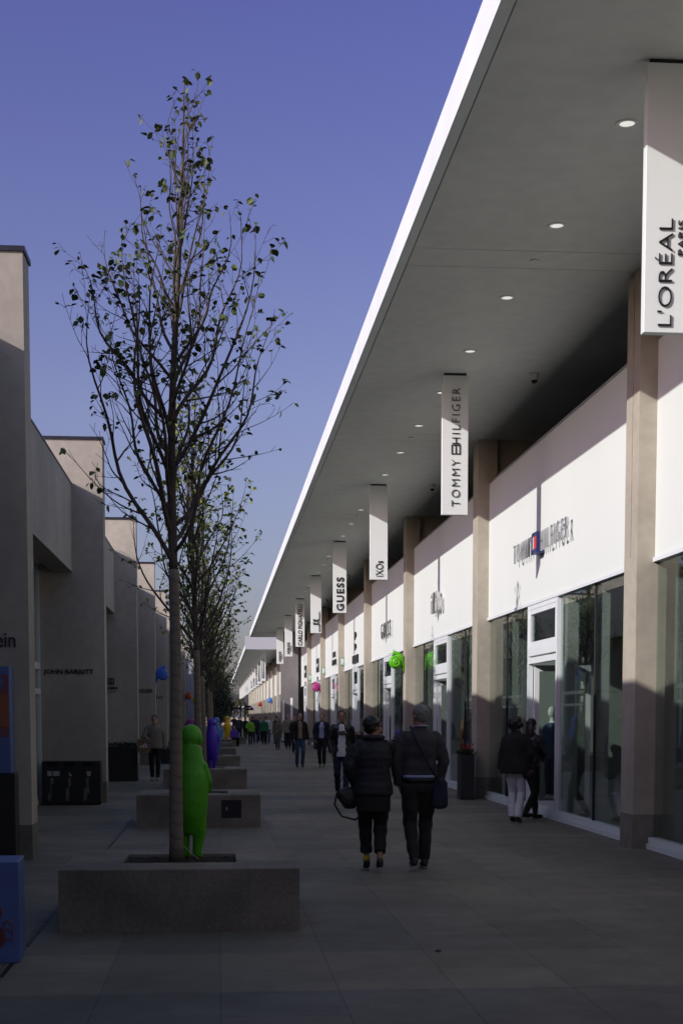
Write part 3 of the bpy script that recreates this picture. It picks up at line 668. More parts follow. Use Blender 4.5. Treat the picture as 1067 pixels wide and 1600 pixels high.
# ---------------------------------------------------------------- display totem, blue box, bins, planters
t = empty('display_totem', (-2.64, 15.95, 0), 'tall black totem with a blue, red and orange wave poster by the nearest fin wall', 'totem')
MB().box(-.42, .42, 0, .30, 0, 1.0, .01).obj('cabinet', black_m, t)
MB().box(-.42, .385, -.02, .28, 1.0, 2.16, .006).obj('poster_board', mat('poster_blue', (.07, .11, .28), .4), t)
def wave(x0, x1, f0, f1, y, n=24):
    p = []
    for i in range(n + 1): x = x0 + (x1 - x0) * i / n; p.append((x, y, f0(x)))
    for i in range(n, -1, -1): x = x0 + (x1 - x0) * i / n; p.append((x, y, f1(x)))
    return p
W = lambda a, b_, c, ph: (lambda x: a + b_ * math.sin(x * c + ph))
MB().poly(wave(-.40, .375, W(1.36, .04, 5, .3), W(1.58, .04, 5, .6), -.024), (0, .004, 0)).obj('wave_shape', mat('poster_plum', (.15, .055, .07), .5), t)
MB().poly(wave(-.40, .375, W(1.47, .04, 5, .6), W(1.84, .02, 4, .6), -.028), (0, .004, 0)).obj('wave_shape', mat('poster_red', (.26, .075, .035), .5), t)
MB().poly(wave(-.40, .375, W(1.80, .02, 4, .6), W(2.04, .05, 6, .6), -.024), (0, .004, 0)).obj('wave_shape', MATS['poster_plum'], t)
MB().poly([(.22 + .10 * math.cos(a), -.028, 1.99 + .10 * math.sin(a)) for a in [6.283 * i / 24 for i in range(24)]], (0, .004, 0)).obj('round_shape', MATS['poster_blue'], t)
MB().box(-.42, -.10, -.006, 0, .66, .97).obj('info_plate', mat('purple_plate', (.09, .06, .14), .5), t); MB().box(-.42, -.13, -.009, -.006, .69, .73).obj('plate_strip', letter_m, t)
t = empty('display_box', (-1.76, 9.5, 0), 'low bright blue box with a painted red crab shape at the left picture edge', 'display box', rz=R(3))
MB().box(-.45, .45, 0, .45, 0, .67, .006).obj('body', mat('box_blue', (.08, .13, .33), .5, .2, 3), t)
red = mat('crab_red', (.16, .03, .02), .5); pk = mat('crab_pink', (.16, .055, .07), .5)
cb = MB(); cb.poly([(.25 + .09 * math.cos(a), -.004, .335 + .08 * math.sin(a)) for a in [6.283 * i / 20 for i in range(20)]], (0, .004, 0)); cb.poly([(.24 + .12 * math.cos(a), -.005, .17 + .095 * math.sin(a)) for a in [6.283 * i / 20 for i in range(20)]], (0, .004, 0)); cb.obj('painted_body', red, t)
lg = MB()
for z0, dz in ((.28, .10), (.25, .05), (.20, .03)):
    z0 -= .05; q = [(.335, -.005, z0 - .03), (.35, -.005, z0 + dz * .4), (.375, -.005, z0 + dz * .55), (.40, -.005, z0 + dz * .3), (.41, -.005, z0 - .02)]
    lg.tube(q, [.006, .006, .006, .005, .004], 5)
lg.obj('painted_legs', pk, t)
t = empty('recycling_bins', (-2.68, 26.55, 0), 'long black three part recycling bin with white symbols before the second fin wall', 'bin')
MB().box(-.53, .53, 0, .45, .03, .80, .01).obj('cabinet', black_m, t); MB().box(-.50, .50, .03, .42, 0, .03).obj('foot', dark_gap, t)
op = MB()
for x in (-.34, -.02, .30):
    op.poly([(x - .12, -.004, .78), (x + .12, -.004, .78), (x + .07, -.004, .70), (x - .07, -.004, .70)][::-1], (0, .004, 0))
op.obj('openings', mat('deep_black', (.002, .002, .002), .9), t)
lettering_w = mat('white_print', (.30, .30, .31), .6)
for x, a, b_ in ((-.34, 'CARTA', 'PAPER'), (-.02, 'PLASTICA', 'PLASTIC'), (.30, 'GENERICO', 'GENERIC WASTE')):
    text_part('lettering', a, .045 * len(a) * .62, .035, BAN(x - .06, -.004, .085 + .014 * len(a)), lettering_w, t, .002, .005)
    text_part('lettering', b_, .035 * len(b_) * .62, .028, BAN(x + .0, -.004, .50 - .011 * len(b_)), lettering_w, t, .002, .005); MB().box(x - .03, x - .025, -.004, -.001, .12, .50).obj('line', lettering_w, t)
sy = MB(); sy.box(-.43, -.35, -.004, 0, .535, .625); sy.box(-.33, -.21, -.004, 0, .535, .625); sy.box(-.04, -.02, -.004, 0, .53, .60); sy.box(-.01, .01, -.004, 0, .53, .57)
sy.poly([(.285, -.004, .53), (.345, -.004, .53), (.355, -.004, .62), (.275, -.004, .62)], (0, .004, 0)); sy.obj('symbols', lettering_w, t)

def flowers(parent, x0, x1, y0, y1, z, fm, seed, n=26, big=.03):
    rd = random.Random(seed); lf = MB(); fl = MB()
    for i in range(n * 14):
        p = Vector((rd.uniform(x0, x1), rd.uniform(y0, y1), z + rd.uniform(-.01, .09))); d_ = Vector((rd.gauss(0, 1), rd.gauss(0, 1), rd.uniform(.1, 1))).normalized(); e_ = d_.cross(Vector((.2, .3, 1))).normalized(); s_ = rd.uniform(.03, .05); b = len(lf.v)
        lf.v += [tuple(p), tuple(p + d_ * s_ * .6 + e_ * s_ * .45), tuple(p + d_ * s_ * 1.1), tuple(p + d_ * s_ * .6 - e_ * s_ * .45)]; lf.f.append((b, b + 1, b + 2, b + 3))
    for i in range(n):
        c = Vector((rd.uniform(x0 + .03, x1 - .03), rd.uniform(y0 + .03, y1 - .03), z + rd.uniform(.09, .20)))
        for j in range(5):
            a = 6.283 * j / 5 + rd.random(); u = Vector((math.cos(a), math.sin(a), rd.uniform(.3, 1.4))).normalized(); v = u.cross(Vector((0, 0, 1))).normalized(); b = len(fl.v)
            fl.v += [tuple(c), tuple(c + u * big * .7 + v * big * .5), tuple(c + u * big * 1.4), tuple(c + u * big * .7 - v * big * .5)]; fl.f.append((b, b + 1, b + 2, b + 3))
        lf.tube([c - Vector((0, 0, .12)), c], [.003, .002], 4)
    lf.obj('leaves', mat('cyclamen_leaf', (.035, .06, .03), .6, .4, 20), parent); fl.obj('flowers', fm, parent)
redf = mat('red_petal', (.42, .012, .02), .5); whf = mat('white_petal', (.55, .53, .56), .6)
for i in range(5):
    y = 27.57 + 10.8 * i
    t = empty('flower_pot', (4.79, y, 0), 'tall square charcoal pot of red flowers before the ' + ['second pillar, near the walking women', 'third pillar, under the green snail', 'fourth pillar', 'fifth pillar', 'sixth pillar, under the pink snail'][i], 'flower pot', 'charcoal pots of red flowers at the pillars')
    MB().box(-.13, .13, 0, .48, 0, .86, .006).obj('pot', mat('charcoal_pot', (.022, .021, .024), .5, .2, 6), t); MB().box(-.11, .11, .02, .46, .86, .868).obj('soil', soil_m, t)
    flowers(t, -.15, .15, -.02, .48, .87, redf, i + 3)
t = empty('flower_box', (-2.40, 36.3, 0), 'wide black planter box of white flowers before the third fin wall', 'planter box')
MB().box(-.37, .37, 0, .5, 0, .85, .008).obj('box', black_m, t); flowers(t, -.38, .38, -.02, .5, .85, whf, 9, 40)

# signpost, benches, cube
t = empty('signpost', (1.55, 86, 0), 'black direction signpost with dark arms on two poles above the far crowd', 'signpost')
MB().tube([(0, 0, 0), (0, 0, 2.45)], [.035, .035], 8).obj('pole', black_m, t); MB().tube([(-.22, .3, 0), (-.22, .3, 2.25)], [.03, .03], 8).obj('pole', black_m, t)
for x0, x1, z in ((-.72, -.2, 2.02), (.04, .5, 1.97), (.04, .36, 2.12)):
    MB().box(x0, x1, -.03, .02, z, z + .12).obj('sign_arm', letter_m, t)
t = MB().box(-.2, .2, -.2, .2, 0, .42, .01).obj('stone_cube', planter_m); t.location = (1.35, 84, 0); tag(t, 'small grey stone cube seat at the foot of the signpost', 'stone seat')

# ---------------------------------------------------------------- snails and standing figures
def plastic(name, c): return mat(name, c, .42, .12, 6, .15, 25, spec=.45)
def snail(col, loc, lb, side=-1, s=1.0):
    b = MB(); c = Vector((-.245, 0, 0)); b.ball(c, (.185, .15, .185), 20, 14)
    for q in (-1, 1):
        pts = []; rr = []
        for i in range(90):
            u = i / 89; a = -.6 + u * 4.3 * math.pi; rad = .165 * (1 - u) ** .9 + .004
            pts.append(c + Vector((rad * math.cos(a), q * (.15 * math.sqrt(max(0, 1 - (rad / .19) ** 2)) - .008), rad * math.sin(a)))); rr.append(.034 * (1 - .55 * u))
        b.tube(pts, rr, 8)
    b.tube([(-.012, 0, -.27), (-.03, 0, -.2), (-.05, 0, -.08), (-.07, 0, .08), (-.12, 0, .18), (-.20, 0, .235), (-.28, 0, .26), (-.33, 0, .25)], [(.010, .02), (.035, .06), (.06, .095), (.07, .09), (.065, .075), (.055, .06), (.05, .05), (.03, .035)], 12, flat=(1, 0, 0))
    b.tube([(-.30, .015, .26), (-.38, .04, .235), (-.44, .05, .22)], [.014, .010, .013], 6); b.tube([(-.29, -.02, .27), (-.31, -.04, .34)], [.014, .015], 6)
    if side > 0: b.v = [(-x, y, z) for x, y, z in b.v]; b.f = [tuple(reversed(f)) for f in b.f]
    b.v = [(x * s, y * s, z * s) for x, y, z in b.v]
    o = remesh(b, 'snail_sculpture', col, .009, it=2); o.location = loc; tag(o, lb, 'snail sculpture', 'plastic snails on the walls'); return o
snail(plastic('plastic_green', (.10, .42, .008)), (5.03, 39.05, 3.08), 'bright green plastic snail on the third beige pillar on the right')
snail(plastic('plastic_pink', (.42, .04, .22)), (5.03, 71.5, 3.02), 'magenta pink plastic snail climbing a right hand pillar')
snail(plastic('plastic_sky', (.06, .20, .62)), (5.03, 136.1, 3.05), 'light blue plastic snail far down the right arcade', s=1.1)
snail(plastic('plastic_red', (.50, .04, .01)), (5.03, 168.5, 2.95), 'red plastic snail far down the right arcade', s=1.1)
snail(plastic('plastic_violet', (.08, .03, .50)), (5.03, 211.7, 2.7), 'violet plastic snail farthest down the right arcade', s=1.1)
snail(plastic('plastic_blue', (.035, .13, .55)), (-2.1, 49.0, 3.0), 'blue plastic snail on the fourth fin wall on the left', side=1)
snail(plastic('plastic_orange', (.50, .07, .01)), (-2.1, 91.8, 2.85), 'orange plastic snail far along the left terrace', side=1)
snail(plastic('plastic_yellow', (.60, .30, .01)), (-2.1, 114.8, 2.85), 'yellow plastic snail on the far pale end wall on the left', side=1)
snail(plastic('plastic_plum', (.30, .03, .22)), (-2.1, 147.0, 2.9), 'plum pink plastic snail farthest along the left terrace', side=1)

def figure():
    b = MB()
    tor = [(0, .0, .20, .085, .075), (0, 0, .27, .125, .10), (0, -.005, .36, .152, .13), (0, -.01, .48, .166, .145), (0, -.01, .60, .170, .145), (0, -.01, .70, .160, .13), (0, 0, .79, .136, .11), (0, .0, .87, .112, .10), (0, .01, .92, .104, .10)]
    b.tube([(x, y, z) for x, y, z, a, c in tor], [(a, c) for *_, a, c in tor], 20, flat=(1, 0, 0))
    b.ball((0, .015, 1.0), (.104, .11, .11), 20, 14)
    b.tube([(0, .08, .985), (0, .17, .965), (0, .21, .96)], [.055, .035, .022], 12)
    for s_ in (-1, 1):
        b.ball((s_ * .102, -.0, .99), (.020, .034, .045), 10, 8)
        b.tube([(s_ * .12, 0, .78), (s_ * .160, .03, .64), (s_ * .13, .12, .56), (s_ * .06, .16, .60)], [.045, .040, .034, .026], 10)
        b.tube([(s_ * .068, 0, .32), (s_ * .078, .01, .20), (s_ * .062, 0, .10), (s_ * .058, .0, .02)], [.082, .062, .046, .042], 12)
        b.ball((s_ * .058, .04, .018), (.042, .075, .02), 10, 6)
    return b
fig = remesh(figure(), 'standing_animal', plastic('plastic_green', (0, 0, 0)), .011, 'mesh', 3)
FG = 'plastic meerkats standing in the planters'
def fig_at(loc, m_, lb, rz=0, s=1, first=False):
    me = fig if first else fig.copy()
    me.materials.clear(); me.materials.append(m_)
    o = link('meerkat_sculpture', me); o.location = loc; o.rotation_euler.z = rz; o.scale = (s * .9, s * .92, s); tag(o, lb, 'animal sculpture', FG); return o
fig_at((-.235, 11.95, .445), mat('statue_green', (.06, .32, .004), .5, .15, 8, .4, 60), 'bright green upright meerkat figure behind the nearest tree trunk', R(-20), 1.0, True)
fig_at((-.42, 22.2, .445), mat('statue_plum', (.20, .02, .14), .45), 'plum coloured meerkat head showing over the green figure', R(10), 1.03)
fig_at((-.16, 32.4, .445), mat('statue_violet', (.07, .02, .42), .45, .1, 6), 'violet meerkat figure in the third stone planter', R(-25), 1.02)
fig_at((-.08, 42.7, .445), mat('statue_sky', (.05, .17, .52), .45, .1, 6), 'light blue meerkat figure in the fourth stone planter', R(-20), 1.04)
fig_at((-.05, 62.4, .445), mat('statue_orange', (.50, .20, .02), .45), 'small orange meerkat figure in the sixth stone planter', R(5), .9)
fig_at((.45, 76.5, .35), mat('statue_yellow', (.70, .42, .01), .45), 'yellow meerkat figure beside the seated people at the far planter', R(40), 1.15)
MB().box(.15, .9, 76.0, 77, 0, .35, .01).obj('stone_plinth', planter_m); tag(bpy.data.objects['stone_plinth'], 'low stone block under the yellow figure', 'plinth')
# twine tied from trunk
tw = MB(); tw.tube([(-.385, 11.66, .60), (-.33, 11.635, .585), (-.275, 11.67, .56), (-.22, 11.70, .50), (-.17, 11.72, .462)], [.004] * 5, 5); tag(tw.obj('twine', mat('twine', (.4, .35, .25), .9)), 'thin pale twine tied round the nearest tree trunk', 'twine')

for i, (x, y, z) in enumerate(((1.47, 9.72, .0),)):
    lf_ = MB(); a = i * 1.7
    for t_, wd, hh_ in ((0, .004, .006), (.02, .02, .012), (.045, .022, .016), (.07, .004, .008)):
        lf_.v += [(t_ * math.cos(a) - wd * math.sin(a), t_ * math.sin(a) + wd * math.cos(a), .012 + hh_), (t_ * math.cos(a), t_ * math.sin(a), .004 + hh_ * .3), (t_ * math.cos(a) + wd * math.sin(a), t_ * math.sin(a) - wd * math.cos(a), .010 + hh_)]
    for k in range(3): q = 3 * k; lf_.f += [(q, q + 1, q + 4, q + 3), (q + 1, q + 2, q + 5, q + 4)]
    o = lf_.obj('fallen_leaf', mat('dry_leaf', (.045, .03, .018), .8)); o.location = (x, y, 0); o.scale = (.6, .6, .6); tag(o, 'dry brown leaf lying on the paving ' + 'in the foreground', 'leaf')
# ---------------------------------------------------------------- shop insides
def mannequin(x, y, top, rz, lb):
    r = empty('mannequin', (x, y, .02), lb, 'mannequin', rz=rz); b = MB()
    b.tube([(0, 0, .80), (0, 0, .95), (0, 0, 1.1), (0, 0, 1.28), (0, 0, 1.42), (0, 0, 1.50)], [(.15, .1), (.14, .1), (.12, .09), (.16, .1), (.18, .08), (.06, .05)], 14, flat=(1, 0, 0))
    for s_ in (-1, 1):
        b.tube([(s_ * .08, 0, .85), (s_ * .085, .01, .45), (s_ * .08, 0, .04)], [.08, .055, .04], 10); b.ball((s_ * .08, .05, .03), (.04, .1, .03), 8, 6)
        b.tube([(s_ * .17, 0, 1.4), (s_ * .22, .0, 1.1), (s_ * .22, .04, .82)], [.045, .038, .03], 8)
    b.tube([(0, 0, 1.45), (0, 0, 1.58)], [.05, .05], 8); b.ball((0, .01, 1.68), (.075, .09, .115), 12, 8)
    remesh(b, 'body', mat('mannequin_white', (.5, .5, .5), .4), .014, r)
    j = MB(); j.tube([(0, 0, .82), (0, 0, 1.1), (0, 0, 1.28), (0, 0, 1.43), (0, 0, 1.48)], [(.17, .12), (.145, .11), (.18, .12), (.195, .1), (.08, .07)], 14, flat=(1, 0, 0))
    for s_ in (-1, 1): j.tube([(s_ * .17, 0, 1.4), (s_ * .225, .0, 1.1), (s_ * .225, .035, .88)], [.06, .052, .045], 8)
    remesh(j, 'jacket', top, .014, r)
    l_ = MB()
    for s_ in (-1, 1): l_.tube([(s_ * .08, 0, .9), (s_ * .088, .01, .45), (s_ * .08, 0, .1)], [.1, .072, .06], 10)
    remesh(l_, 'trousers', mat('dark_denim', (.02, .03, .06), .8), .014, r)
mannequin(6.35, 27.2, mat('denim_blue', (.04, .06, .12), .8), R(120), 'mannequin in a blue jacket inside the nearest shop doorway')
mannequin(6.0, 19.3, mat('dark_knit', (.03, .03, .035), .9), R(100), 'mannequin in a dark top inside the nearest shop window')
mannequin(6.1, 37.0, mat('red_knit', (.12, .02, .02), .9), R(100), 'mannequin in a dark red top inside the second shop window')
def shelf(x, y, lb, seed):
    rd = random.Random(seed); r = empty('display_shelf', (x, y, .02), lb, 'shelf')
    f = MB()
    for yy in (-.9, .87): f.box(0, .4, yy, yy + .03, 0, 2.5)
    for i in range(9): f.box(0, .4, -.87, .87, .1 + i * .28, .12 + i * .28)
    f.obj('rack', white_metal, r); g_ = [MB(), MB(), MB()]
    for i in range(8):
        for j in range(6):
            hh_ = rd.uniform(.06, .17); z = .12 + i * .28; yy = -.82 + j * .28; g_[rd.randrange(3)].box(.04, .36, yy, yy + .23, z, z + hh_)
    for q, (nm_, cc) in zip(g_, (('folded_clothes', (.35, .36, .4)), ('folded_clothes', (.03, .05, .12)), ('folded_clothes', (.3, .28, .25)))): q.obj(nm_, mat('cloth_%.2f' % cc[0], cc, .9), r)
shelf(8.6, 25.0, 'white shelf of folded clothes inside the nearest shop', 1); shelf(7.6, 21.2, 'white shelf of folded clothes behind the near window pane', 2); shelf(8.2, 35.6, 'white shelf of folded clothes inside the second shop', 3)
shelf(8.4, 14.4, 'white shelf of folded clothes inside the shop at the right picture edge', 4)
#PEOPLE#
# ================================================================ PEOPLE
skin_m = mat('skin', (.40, .22, .15), .55, .1, 20); skin_d = mat('skin_tan', (.28, .15, .10), .55, .1, 20)
def ik(S, Hn, l1, l2, bend):
    d = Hn - S; L = min(d.length, (l1 + l2) * .995); u = d.normalized(); a = (l1 * l1 - l2 * l2 + L * L) / (2 * L); h = math.sqrt(max(0, l1 * l1 - a * a))
    b = Vector(bend); b = (b - u * b.dot(u)).normalized(); return S + u * a + b * h, S + u * L
ARM = {'hang': ((.27, .02, .80), (.3, -1, 0)), 'swing_f': ((.25, .20, .86), (.3, -1, 0)), 'swing_b': ((.27, -.20, .84), (.3, -1, 0)), 'pocket': ((.20, .07, .88), (1, -.6, 0)),
       'mouth': ((.07, .20, 1.42), (1, -.1, -.8)), 'hold': ((.14, .27, 1.05), (.8, -.5, -.3)), 'front': ((.05, .22, 1.0), (1, -.3, 0)), 'belt': ((.17, .10, .93), (1, -.7, 0)), 'forward': ((.15, .45, 1.05), (.5, 0, -1))}
def person(label, loc, H=1.7, face=0, fem=False, arms=('hang', 'hang'), step=.0, top=None, bottom=None, shoe=None, hair=None, hstyle='short', hem=.88, turn=0, vox=.012, skin=skin_m,
           puffy=0, top_w=0, shirt=None, shirt_hem=.85, cut=.10, flare=0, heels=False, tunic=None, lean=0, group='shoppers walking in the street', eyes=True, sleeves=None, belt=None, seated=False, legw=1.0):
    r = empty('person', loc, label, 'person', group, rz=R(face)); k = H / 1.7; r.scale = (k, k, k)
    sw = .155 if fem else .178; hw = .165 if fem else .155
    lz = Matrix.Rotation(-lean, 4, 'X'); piv = Vector((0, 0, .95))
    def LN(p): p = Vector(p); return piv + (lz @ (p - piv)) if p.z > .95 else p
    hips = []; kn = []; an = []
    for s_, dy in ((-1, step), (1, -step)):
        hp = Vector((s_ * .09, 0, .90)); 
        if seated:
            hp = Vector((s_ * .09, 0, .50)); kk = Vector((s_ * .13, .42, .50)); aa = Vector((s_ * .12, .45, .09))
        else:
            lift = .035 if dy < 0 else 0.0
            aa = Vector((s_ * (.075 if not fem else .062), dy, .09 + lift * (abs(dy) > .12))); kk, aa = ik(hp, aa, .42, .415, (s_ * .05, 1, 0))
        hips.append(hp); kn.append(kk); an.append(aa)
    zo = -.40 if seated else 0
    A = []
    for s_, nm_ in ((-1, arms[0]), (1, arms[1])):
        t_, bd = ARM[nm_] if isinstance(nm_, str) else nm_
        S = LN((s_ * sw, 0, 1.395)); T = LN((s_ * t_[0], t_[1], t_[2])) if t_[2] > .95 else Vector((s_ * t_[0], t_[1], t_[2]))
        if lean: T = LN((s_ * t_[0], t_[1], max(t_[2], .96)))
        E_, W_ = ik(S, T, .285, .255, (s_ * bd[0], bd[1], bd[2])); A.append((S, E_, W_))
    Z = Vector((0, 0, zo))
    # ---- body: one continuous surface
    b = MB()
    tz = [(.84, .13, .10), (.92, hw, .105), (1.02, hw * .87, .09), (1.12, hw * .80, .088), (1.25, hw * .97, .105), (1.36, sw * .86, .088), (1.42, sw * .5, .066), (1.46, .052, .055)]
    b.tube([LN((0, 0, z)) + Z for z, *_ in tz], [(a, c) for _, a, c in tz], 18, flat=(1, 0, 0))
    for (S, E_, W_) in A:
        b.tube([S + Z + Vector((0, 0, -.035)), S.lerp(E_, .5) + Z, E_ + Z, E_.lerp(W_, .35) + Z, W_ + Z], [.034, .042, .036, .037, .024], 10)
    for hp, kk, aa in zip(hips, kn, an):
        o_ = Z * 0 if seated else Z
        b.tube([hp + o_, hp.lerp(kk, .5) + o_, kk, kk.lerp(aa, .3), aa], [.078, .062, .045, .046, .030], 12)
        b.tube([aa, aa + Vector((0, .05, -.05)), aa + Vector((0, .14, -.066))], [.034, .032, .02], 8)
    hc = LN((0, .015, 1.585)) + Z; M3 = Matrix.Rotation(R(turn), 3, 'Z')
    def HP(x, y, z): return hc + M3 @ Vector((x, y, z))
    b.tube([LN((0, -.005, 1.40)) + Z, LN((0, .0, 1.47)) + Z, HP(0, -.01, -.03)], [.062, .052, .055], 12)
    b.ball(HP(0, -.01, .022), (.072, .092, .092), 18, 12, M3); b.ball(HP(0, .028, -.045), (.055, .062, .068), 14, 10, M3)
    b.tube([HP(0, .083, .012), HP(0, .098, -.012), HP(0, .108, -.026), HP(0, .088, -.034)], [.008, .012, .015, .010], 8)
    b.ball(HP(0, .083, -.058), (.022, .010, .010), 8, 6, M3); b.ball(HP(0, .075, -.09), (.024, .018, .02), 8, 6, M3)
    for s_ in (-1, 1): b.ball(HP(s_ * .074, -.008, -.005), (.012, .022, .033), 8, 6, M3); b.ball(HP(s_ * .032, .078, .030), (.022, .010, .007), 8, 5, M3)
    for si, (S, E_, W_) in zip((-1, 1), A):
        d = (W_ - E_).normalized(); n_ = Vector((si, 0, 0)); n_ = (n_ - d * n_.dot(d)); n_ = n_.normalized() if n_.length > .1 else Vector((0, 1, 0)); u = d.cross(n_).normalized()
        if u.y < 0: u = -u
        w0 = W_ + Z; b.tube([w0, w0 + d * .03, w0 + d * .085], [(.022, .03), (.017, .038), (.015, .040)], 10, flat=tuple(n_))
        for q, (off, ln) in enumerate(((-.030, .058), (-.010, .070), (.011, .074), (.031, .066))):
            p = w0 + d * .078 + u * off; cur = -n_
            b.tube([p, p + d * ln * .45 + cur * .004, p + d * ln * .8 + cur * .018, p + d * ln * .92 + cur * .034], [.0095, .009, .008, .0065], 7)
        p = w0 + d * .025 + u * .030; b.tube([p, p + d * .028 + u * .024 - n_ * .008, p + d * .058 + u * .03 - n_ * .016], [.012, .0105, .008], 7)
    remesh(b, 'body', skin, min(vox, .011), r, 2)
    if eyes and vox < .015:
        for s_ in (-1, 1): e_ = MB().ball(HP(s_ * .031, .083, .012), (.012, .007, .007), 8, 6, M3); e_.obj('eye', mat('eye_dark', (.02, .015, .012), .2), r, True)
    # ---- clothes
    pf = .016 + puffy * .02
    if tunic:
        t_ = MB(); t_.tube([(0, 0, z) for z in (.66, .8, .95, 1.1)], [(.19, .15), (.19, .145), (.17, .12), (.14, .1)], 18, flat=(1, 0, 0)); remesh(t_, 'tunic', tunic, vox, r)
    if shirt:
        s2 = MB(); zz = [shirt_hem, .95, 1.05, 1.15, 1.28, 1.38, 1.43]
        s2.tube([LN((0, .005, z)) + Z for z in zz], [(a * .86, c + .026) for a, c in ((hw, .112), (hw, .11), (hw * .88, .1), (hw * .85, .1), (hw, .11), (sw * .7, .09), (.06, .06))], 18, flat=(1, 0, 0))
        remesh(s2, 'shirt', shirt, vox, r, 2)
    j = MB(); n = 44; pts = []; rr = []
    prof = [(.66, hw + .03, .13), (.80, hw + .022, .125), (.92, hw + .018, .12), (1.02, hw * .9 + .01, .105), (1.12, hw * .88 + .008, .10), (1.25, hw + .012, .115), (1.36, sw + .005, .105), (1.41, sw * .8, .085), (1.45, .078, .074), (1.475, .064, .066)]
    def pr(z):
        for p_, q_ in zip(prof, prof[1:]):
            if z <= q_[0]: u = max(0, (z - p_[0]) / (q_[0] - p_[0])); return p_[1] + (q_[1] - p_[1]) * u, p_[2] + (q_[2] - p_[2]) * u
        return prof[-1][1:]
    topz = 1.475 if not puffy else 1.49
    for i in range(n + 1):
        z = hem + (topz - hem) * i / n; a, c = pr(z); rip = (puffy * .011 * abs(math.sin((z - hem) * math.pi / .075)) if puffy else .003 * math.sin(z * 47 + 1)); wd = top_w * (1 - max(0, (z - 1.0) / .5))
        pts.append(LN((0, -.004 if shirt else 0, z)) + Z); rr.append((a + pf * (.4 if z > 1.4 else 1) + rip + wd, c + pf * (.4 if z > 1.42 else 1) + rip + wd * .6))
    j.tube(pts, rr, 22, flat=(1, 0, 0))
    for S, E_, W_ in A:
        m = 16; pp = [S.lerp(E_, i / 8) for i in range(8)] + [E_.lerp(W_, i / 8) for i in range(9)]
        rad = []
        for i in range(17):
            b0_ = .057 - .014 * i / 16; rip = puffy * .009 * abs(math.sin(i * 1.1)) + .003 * math.sin(i * 2.3 + S.x * 9); rad.append(b0_ + pf * .7 + rip)
        rad[0] *= .62; rad[1] *= .85; pp[0] = pp[0] + Vector((0, 0, -.03)); j.tube([p + Z for p in pp], rad, 12); j.ball(S + Z + Vector((-.022 if S.x > 0 else .022, 0, -.018)), rad[2] * .98, 12, 8)
    if shirt:
        j2 = remesh(j, 'jacket', top, vox, r, 3)
        # open the front: pull the strip in front of the shirt back inside it
        for v in j2.data.vertices:
            c_ = v.co
            if c_.y > .02 and abs(c_.x) < .048 + .03 * (1.45 - c_.z + zo) and c_.z - zo < 1.47 and c_.z - zo > hem - .05: c_.y = min(c_.y, .05)
    else: remesh(j, 'jacket' if not belt else 'sweater', top, vox, r, 3, .004 if vox < .012 else 0, 9)
    t_ = MB()
    if seated: t_.tube([(0, -.03, .42), (0, -.02, .52), (0, 0, .62)], [(.17, .14), (.17, .13), (.14, .10)], 16, flat=(1, 0, 0))
    else: t_.tube([(0, 0, z) for z in (.80, .86, .94, 1.03)], [(.13, .10), (hw + .008, .118), (hw + .008, .116), (hw * .88, .10)], 18, flat=(1, 0, 0))
    for hp, kk, aa in zip(hips, kn, an):
        ptz = [hp.lerp(kk, i / 8) for i in range(8)] + [kk.lerp(aa, i / 8) for i in range(9)]; rad = []
        for i in range(17):
            u = i / 16; base = .102 - .036 * min(1, u * 2) if u < .5 else .066 - .014 * (u - .5) * 2 + flare * (u - .5)
            rad.append(base + .004 * math.sin(i * 2.1 + kk.x * 20) + (.004 * math.sin(i * 5.0) if u > .8 or .4 < u < .6 else 0)); rad[-1] *= legw
        m = 17 if cut < .12 else 15
        t_.tube(ptz[:m], rad[:m], 12)
    remesh(t_, 'trousers', bottom, vox, r, 2)
    for i, aa in enumerate(an):
        sh = MB(); hl_ = .05 if heels else 0
        tilt = (an[i].z - .09)
        sh.ball(aa + Vector((0, .055, -.045 - hl_ * .3)), (.042, .125, .038), 12, 8); sh.ball(aa + Vector((0, -.01, -.015)), (.040, .055, .055), 10, 8)
        if heels: sh.tube([aa + Vector((0, -.05, -.03)), aa + Vector((0, -.055, -.088))], [.02, .008], 6)
        so_ = remesh(sh, 'shoe', shoe or black_m, min(vox, .010), r, 1)
        if not heels:
            s3 = MB(); o2 = aa + Vector((0, .045, -.078))
            s3.tube([o2 + Vector((0, -.10, 0)), o2 + Vector((0, -.07, 0)), o2, o2 + Vector((0, .08, 0)), o2 + Vector((0, .125, 0))], [(.02, .009), (.036, .011), (.038, .011), (.044, .011), (.02, .009)], 10, flat=(1, 0, 0)); s3.obj('sole', sole_m, so_, True)
    # ---- hair
    if hair:
        hb = MB()
        if hstyle == 'short':
            hb.ball(HP(0, -.022, .038), (.081, .092, .088), 18, 12, M3); hb.ball(HP(0, -.055, -.005), (.066, .05, .062), 12, 8, M3)
        elif hstyle == 'curly':
            rd = random.Random(int(H * 1000)); hb.ball(HP(0, -.03, .03), (.11, .11, .11), 18, 12, M3)
            for _ in range(46):
                v = Vector((rd.gauss(0, 1), rd.gauss(-.4, 1), rd.gauss(.1, .8))).normalized()
                if v.y > .55 and v.z < .5: continue
                hb.ball(HP(v.x * .105, -.03 + v.y * .105, .02 + v.z * .11), .028, 8, 6)
        elif hstyle == 'bob':
            hb.ball(HP(0, -.026, .036), (.092, .098, .094), 18, 12, M3); hb.ball(HP(0, -.05, -.012), (.085, .062, .06), 14, 8, M3)
        elif hstyle == 'long':
            hb.ball(HP(0, -.022, .036), (.084, .095, .090), 18, 12, M3); hb.tube([HP(0, -.05, .05), HP(0, -.085, -.06), HP(0, -.10, -.18), HP(0, -.10, -.28)], [(.07, .05), (.085, .045), (.08, .035), (.045, .02)], 14, flat=(1, 0, 0))
